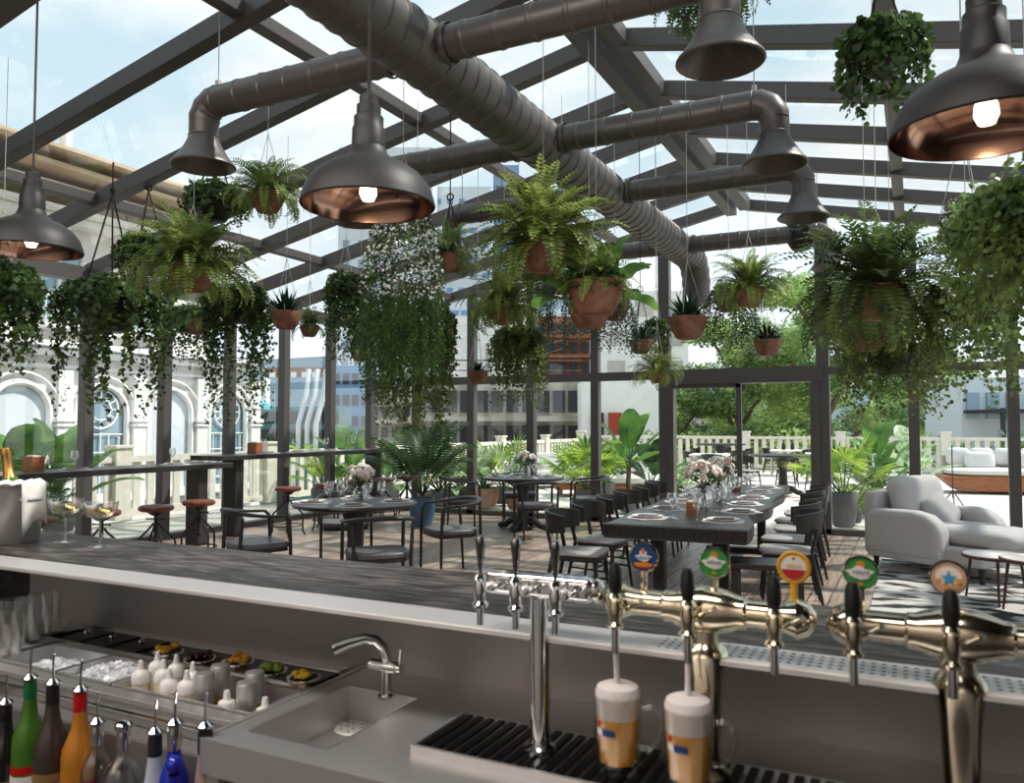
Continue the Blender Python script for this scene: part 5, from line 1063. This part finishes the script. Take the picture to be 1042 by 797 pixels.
# middle group
hang('fern', 513, 320, 7.4, .155, 'fern in a terracotta pot left of the middle, above the small succulent', L=.46, n=80, droop=1.6, extra='fern', eL=.5, en=26)
hang('fern', 553, 262, 5.8, .185, 'largest fern in a terracotta pot in the middle, in front of the main duct', L=.60, n=110, droop=1.3, up=(0, 85))
hang('ivy', 607, 304, 5.5, .19, 'large terracotta pot with mixed dark leaves right of the largest fern', L=.20, n=20, R=.19, dome=200, top=.14, m='ivy', ph=1.05, mixfern=1)
hang('broad', 600, 322, 6.3, .17, 'terracotta pot with big pale oval leaves behind the mixed pot', L=.50, n=14, m='banana', rz=.4)
hang('trail', 572, 292, 7.6, .12, 'thin stringy dark trailing plant right of the middle ferns', L=.66, n=95, R=.2, m='trail_dark', ls=.022)
hang('ivy', 528, 352, 8.0, .15, 'ivy column hanging low in front of the end wall under the middle fern', L=.78, n=76, R=.24, dome=160, m='ivy_light')
hang('aloe', 486, 384, 8.6, .115, 'tiny succulent in a small terracotta pot hung low before the end wall', L=.16, n=26)
hang('trail', 626, 318, 7.4, .13, 'stringy dark trailing plant under the large terracotta pots', L=.44, n=120, R=.22, m='trail_dark', ls=.022)
hang('aloe', 652, 353, 8.2, .12, 'dark aloe in a small terracotta pot left of the sliding door', L=.22, n=28, hm='rope', th=.004, extra='ivy', eL=.2)
hang('ivy', 668, 340, 8.8, .1, 'narrow ivy behind the small aloe left of the sliding door', L=.5, n=40, R=.13, dome=120, ls=.03)
hang('fern', 669, 384, 8.2, .1, 'grassy fern in a small terracotta pot hung low at the left door post', L=.34, n=50, m='fern', droop=1.6)
hang('aloe', 700, 334, 6.9, .165, 'large dark aloe in a terracotta pot above the left half of the sliding door', L=.27, n=40, extra='ivy', eL=.22, en=18)
hang('fern', 762, 303, 7.2, .145, 'bright fern in a terracotta pot at the end of the main duct', L=.44, n=80, droop=1.6)
hang('aloe', 781, 354, 7.6, .13, 'dark aloe in a terracotta pot above the right half of the sliding door', L=.22, n=34, extra='ivy', eL=.14, en=12)
hang('trail', 742, 308, 7.9, .15, 'stringy trailing plant between the two aloe pots', L=.54, n=130, R=.27, m='trail_dark', ls=.022)
hang('ivy', 815, 246, 9.2, .17, 'small leafy plant in a terracotta pot hidden behind the furthest cross duct', L=.16, n=20, R=.17, dome=200, top=.25, m='ivy')
# right group
hang('fern', 893, 309, 5.1, .185, 'very large fern in a terracotta pot on the right, above the armchair', L=.62, n=125, droop=1.3, m='fern_dark', lw=.17, up=(-10, 85))
hang('fern', 882, 346, 6.2, .15, 'fern in a terracotta pot hung directly below and behind the very large right fern', L=.42, n=60, m='fern', droop=2.0)
hang('ivy', 908, 368, 6.6, .2, 'bushy light ivy mass below the very large right fern', L=.72, n=130, R=.36, dome=400, top=.25, m='ivy_light', ls=.034, shp=RND)
hang('ivy', 897, 60, 4.9, .16, 'round leaved plant in a basket hanging at the top right below the roof', L=.50, n=60, R=.22, dome=320, top=.16, m='ivy', ls=.045, shp=RND, hm='rope', th=.006)
hang('ivy', 1048, 262, 3.0, .16, 'large bright trailing plant closest to the camera at the right edge', L=.70, n=170, R=.25, dome=700, top=.26, m='ivy_big', ls=.026, shp=RND, taper=.75)
hang('trail', 982, 234, 4.4, .13, 'domed trailing plant dusted with white buds at the right', L=.34, n=150, R=.155, ls=.016, fl=.9, domeh=.9, pot=0)
hang('ivy', 985, 318, 4.8, .16, 'light green trailing plant left of the bright one at the right edge', L=.72, n=90, R=.22, dome=260, top=.12, m='ivy_light', ls=.028, shp=RND)
hang('fern', 722, -6, 4.7, .10, 'feathery fern cut by the top edge behind the nearest bell outlet', L=.40, n=60, droop=2.0, m='fern_dark', up=(-10, 50))

# standing plants
def stand(kind, px, D, label, scale=1.0, potr=.2, poth=.4, pm='planter_grey', z=0, trunk=0, bowl=False, mats=None, name=None, X=None, **k):
    c = atD(px, 433, D); t = thing(name or {'broad': 'potted_banana', 'fan': 'potted_fan_palm', 'palm': 'potted_palm'}[kind], label, 'plant', (c.x, c.y, z), px*.31)
    if poth: pot(t, potr, poth, pm, bowl)
    g, s_ = {'broad': g_broad, 'fan': g_fan, 'palm': g_palm}[kind](int(px), **k); T = Matrix.Translation((0, 0, poth*.85+trunk)) @ Matrix.Scale(scale, 4)
    part('foliage', g.xf(T), mats or {'broad': 'banana', 'fan': 'palm', 'palm': 'palm_dark'}[kind], t, smooth=0 if kind != 'broad' else 60, fix=False); part('stems', s_.xf(T), 'banana', t)
    if trunk: part('trunk', MB().tube([(0, 0, poth*.8), (.02, .01, poth*.8+trunk*.5), (0, 0, poth*.85+trunk+.05)], [.05, .045, .04], 10), 'bark', t)
    return t
stand('palm', 430, 12.0, 'tall dark kentia palm in a blue grey pot in the left back corner', potr=.2, poth=.42, pm='planter_blue', n=16, L=1.3, lw=.36, trunk=.1, bend=.9, up=(48, 89))
stand('broad', 640, 14.0, 'banana plant with one big upright leaf outside left of the sliding door', potr=.22, poth=.35, pm='planter_grey', n=8, stem=.45, l=.85, w=.20, trunk=.45, spread=(15, 89), bend=.9)
stand('broad', 662, 14.6, 'dark leafy plant between the banana and the left door post', potr=.22, poth=.35, n=12, stem=.5, l=.7, w=.16, trunk=.1, mats='palm_dark', name='potted_leafy_plant')
stand('fan', 596, 14.5, 'bright green fan palm outside behind the back round table', potr=.2, poth=.35, n=11, stem=.75, rad=.62, trunk=.0)
stand('fan', 616, 17.0, 'second fan palm just behind the bright one', potr=.2, poth=.3, n=9, stem=.7, rad=.55)
stand('fan', 857, 11.9, 'fan palm in a tall grey pot right of the sliding door', potr=.20, poth=.50, n=9, stem=.75, rad=.50, blades=15)
stand('palm', 868, 12.4, 'low drooping palm sharing the grey pot corner right of the door', potr=.12, poth=.2, n=12, L=.8, lw=.2, mats='fern', bend=1.8)
stand('broad', 893, 14.2, 'bird of paradise plant with dark upright leaves behind the armchair', potr=.2, poth=.3, n=12, stem=.95, l=.65, w=.13, mats='banana', spread=(45, 88), name='bird_of_paradise_plant')
stand('broad', 925, 15.5, 'young banana plant with pale leaves right of the armchair back', potr=.2, poth=.3, n=8, stem=.55, l=.8, w=.20, mats='variegated', spread=(30, 85))
stand('palm', 885, 13.5, 'bushy low palm in a dark pot behind the armchair', potr=.2, poth=.35, n=18, L=.75, lw=.2, mats='fern_dark', bend=1.5)
stand('palm', 468, 15.6, 'bushy palm outside behind the left window posts of the end wall', potr=.3, poth=.3, n=18, L=1.15, lw=.3, mats='fern', bend=1.3)
stand('broad', 492, 14.8, 'broad variegated shrub outside before the end wall', potr=.3, poth=.35, pm='terracotta_pale', n=26, stem=.6, l=.42, w=.11, mats='variegated', spread=(10, 88), name='variegated_shrub')
stand('broad', 448, 14.8, 'pale leafed shrub beside the tall kentia palm', potr=.3, poth=.3, n=30, stem=.55, l=.45, w=.10, mats='variegated', spread=(10, 88), name='variegated_shrub')
stand('fan', 512, 15.4, 'bright palm fronds behind the variegated shrub', potr=.2, poth=.3, n=9, stem=.8, rad=.5)
stand('broad', 528, 14.4, 'low leafy shrub left of the back round table', potr=.25, poth=.35, pm='terracotta', n=22, stem=.4, l=.35, w=.09, mats='banana', spread=(10, 88), name='leafy_shrub')
stand('broad', 352, 15.6, 'banana plant with wide pale leaves outside the left corner', potr=.25, poth=.35, n=9, stem=.7, l=.85, w=.22, spread=(30, 85))
stand('palm', 330, 15.4, 'palm with yellow green fronds outside the left glass wall', potr=.25, poth=.3, n=12, L=1.2, lw=.25, mats='palm', bend=1.3)
stand('broad', 395, 16.0, 'leafy shrub outside behind the further high table leg', potr=.25, poth=.3, n=24, stem=.5, l=.5, w=.12, mats='banana', spread=(10, 88), name='leafy_shrub')
stand('broad', 18, 10.8, 'banana plant with one huge round leaf outside at the left edge', potr=.25, poth=.3, n=9, stem=.75, l=.95, w=.26, spread=(35, 85))
stand('broad', 62, 11.4, 'second banana plant outside between the left edge and the first post', potr=.25, poth=.3, n=8, stem=.75, l=.85, w=.20, spread=(35, 88))
stand('palm', 36, 10.3, 'fine leaved palm under the banana plants at the left edge', potr=.25, poth=.1, n=22, L=.9, lw=.22, mats='palm_dark', bend=1.2)
stand('broad', 690, 15.2, 'pale leafed shrub just inside the left of the sliding door opening', potr=.3, poth=.3, n=26, stem=.35, l=.35, w=.10, mats='variegated', spread=(10, 88), name='variegated_shrub')
stand('broad', 834, 19.0, 'small yellow green plant on the terrace by the right door post', potr=.12, poth=.2, z=.0, n=18, stem=.4, l=.25, w=.05, mats='palm', spread=(10, 80), name='leafy_shrub')
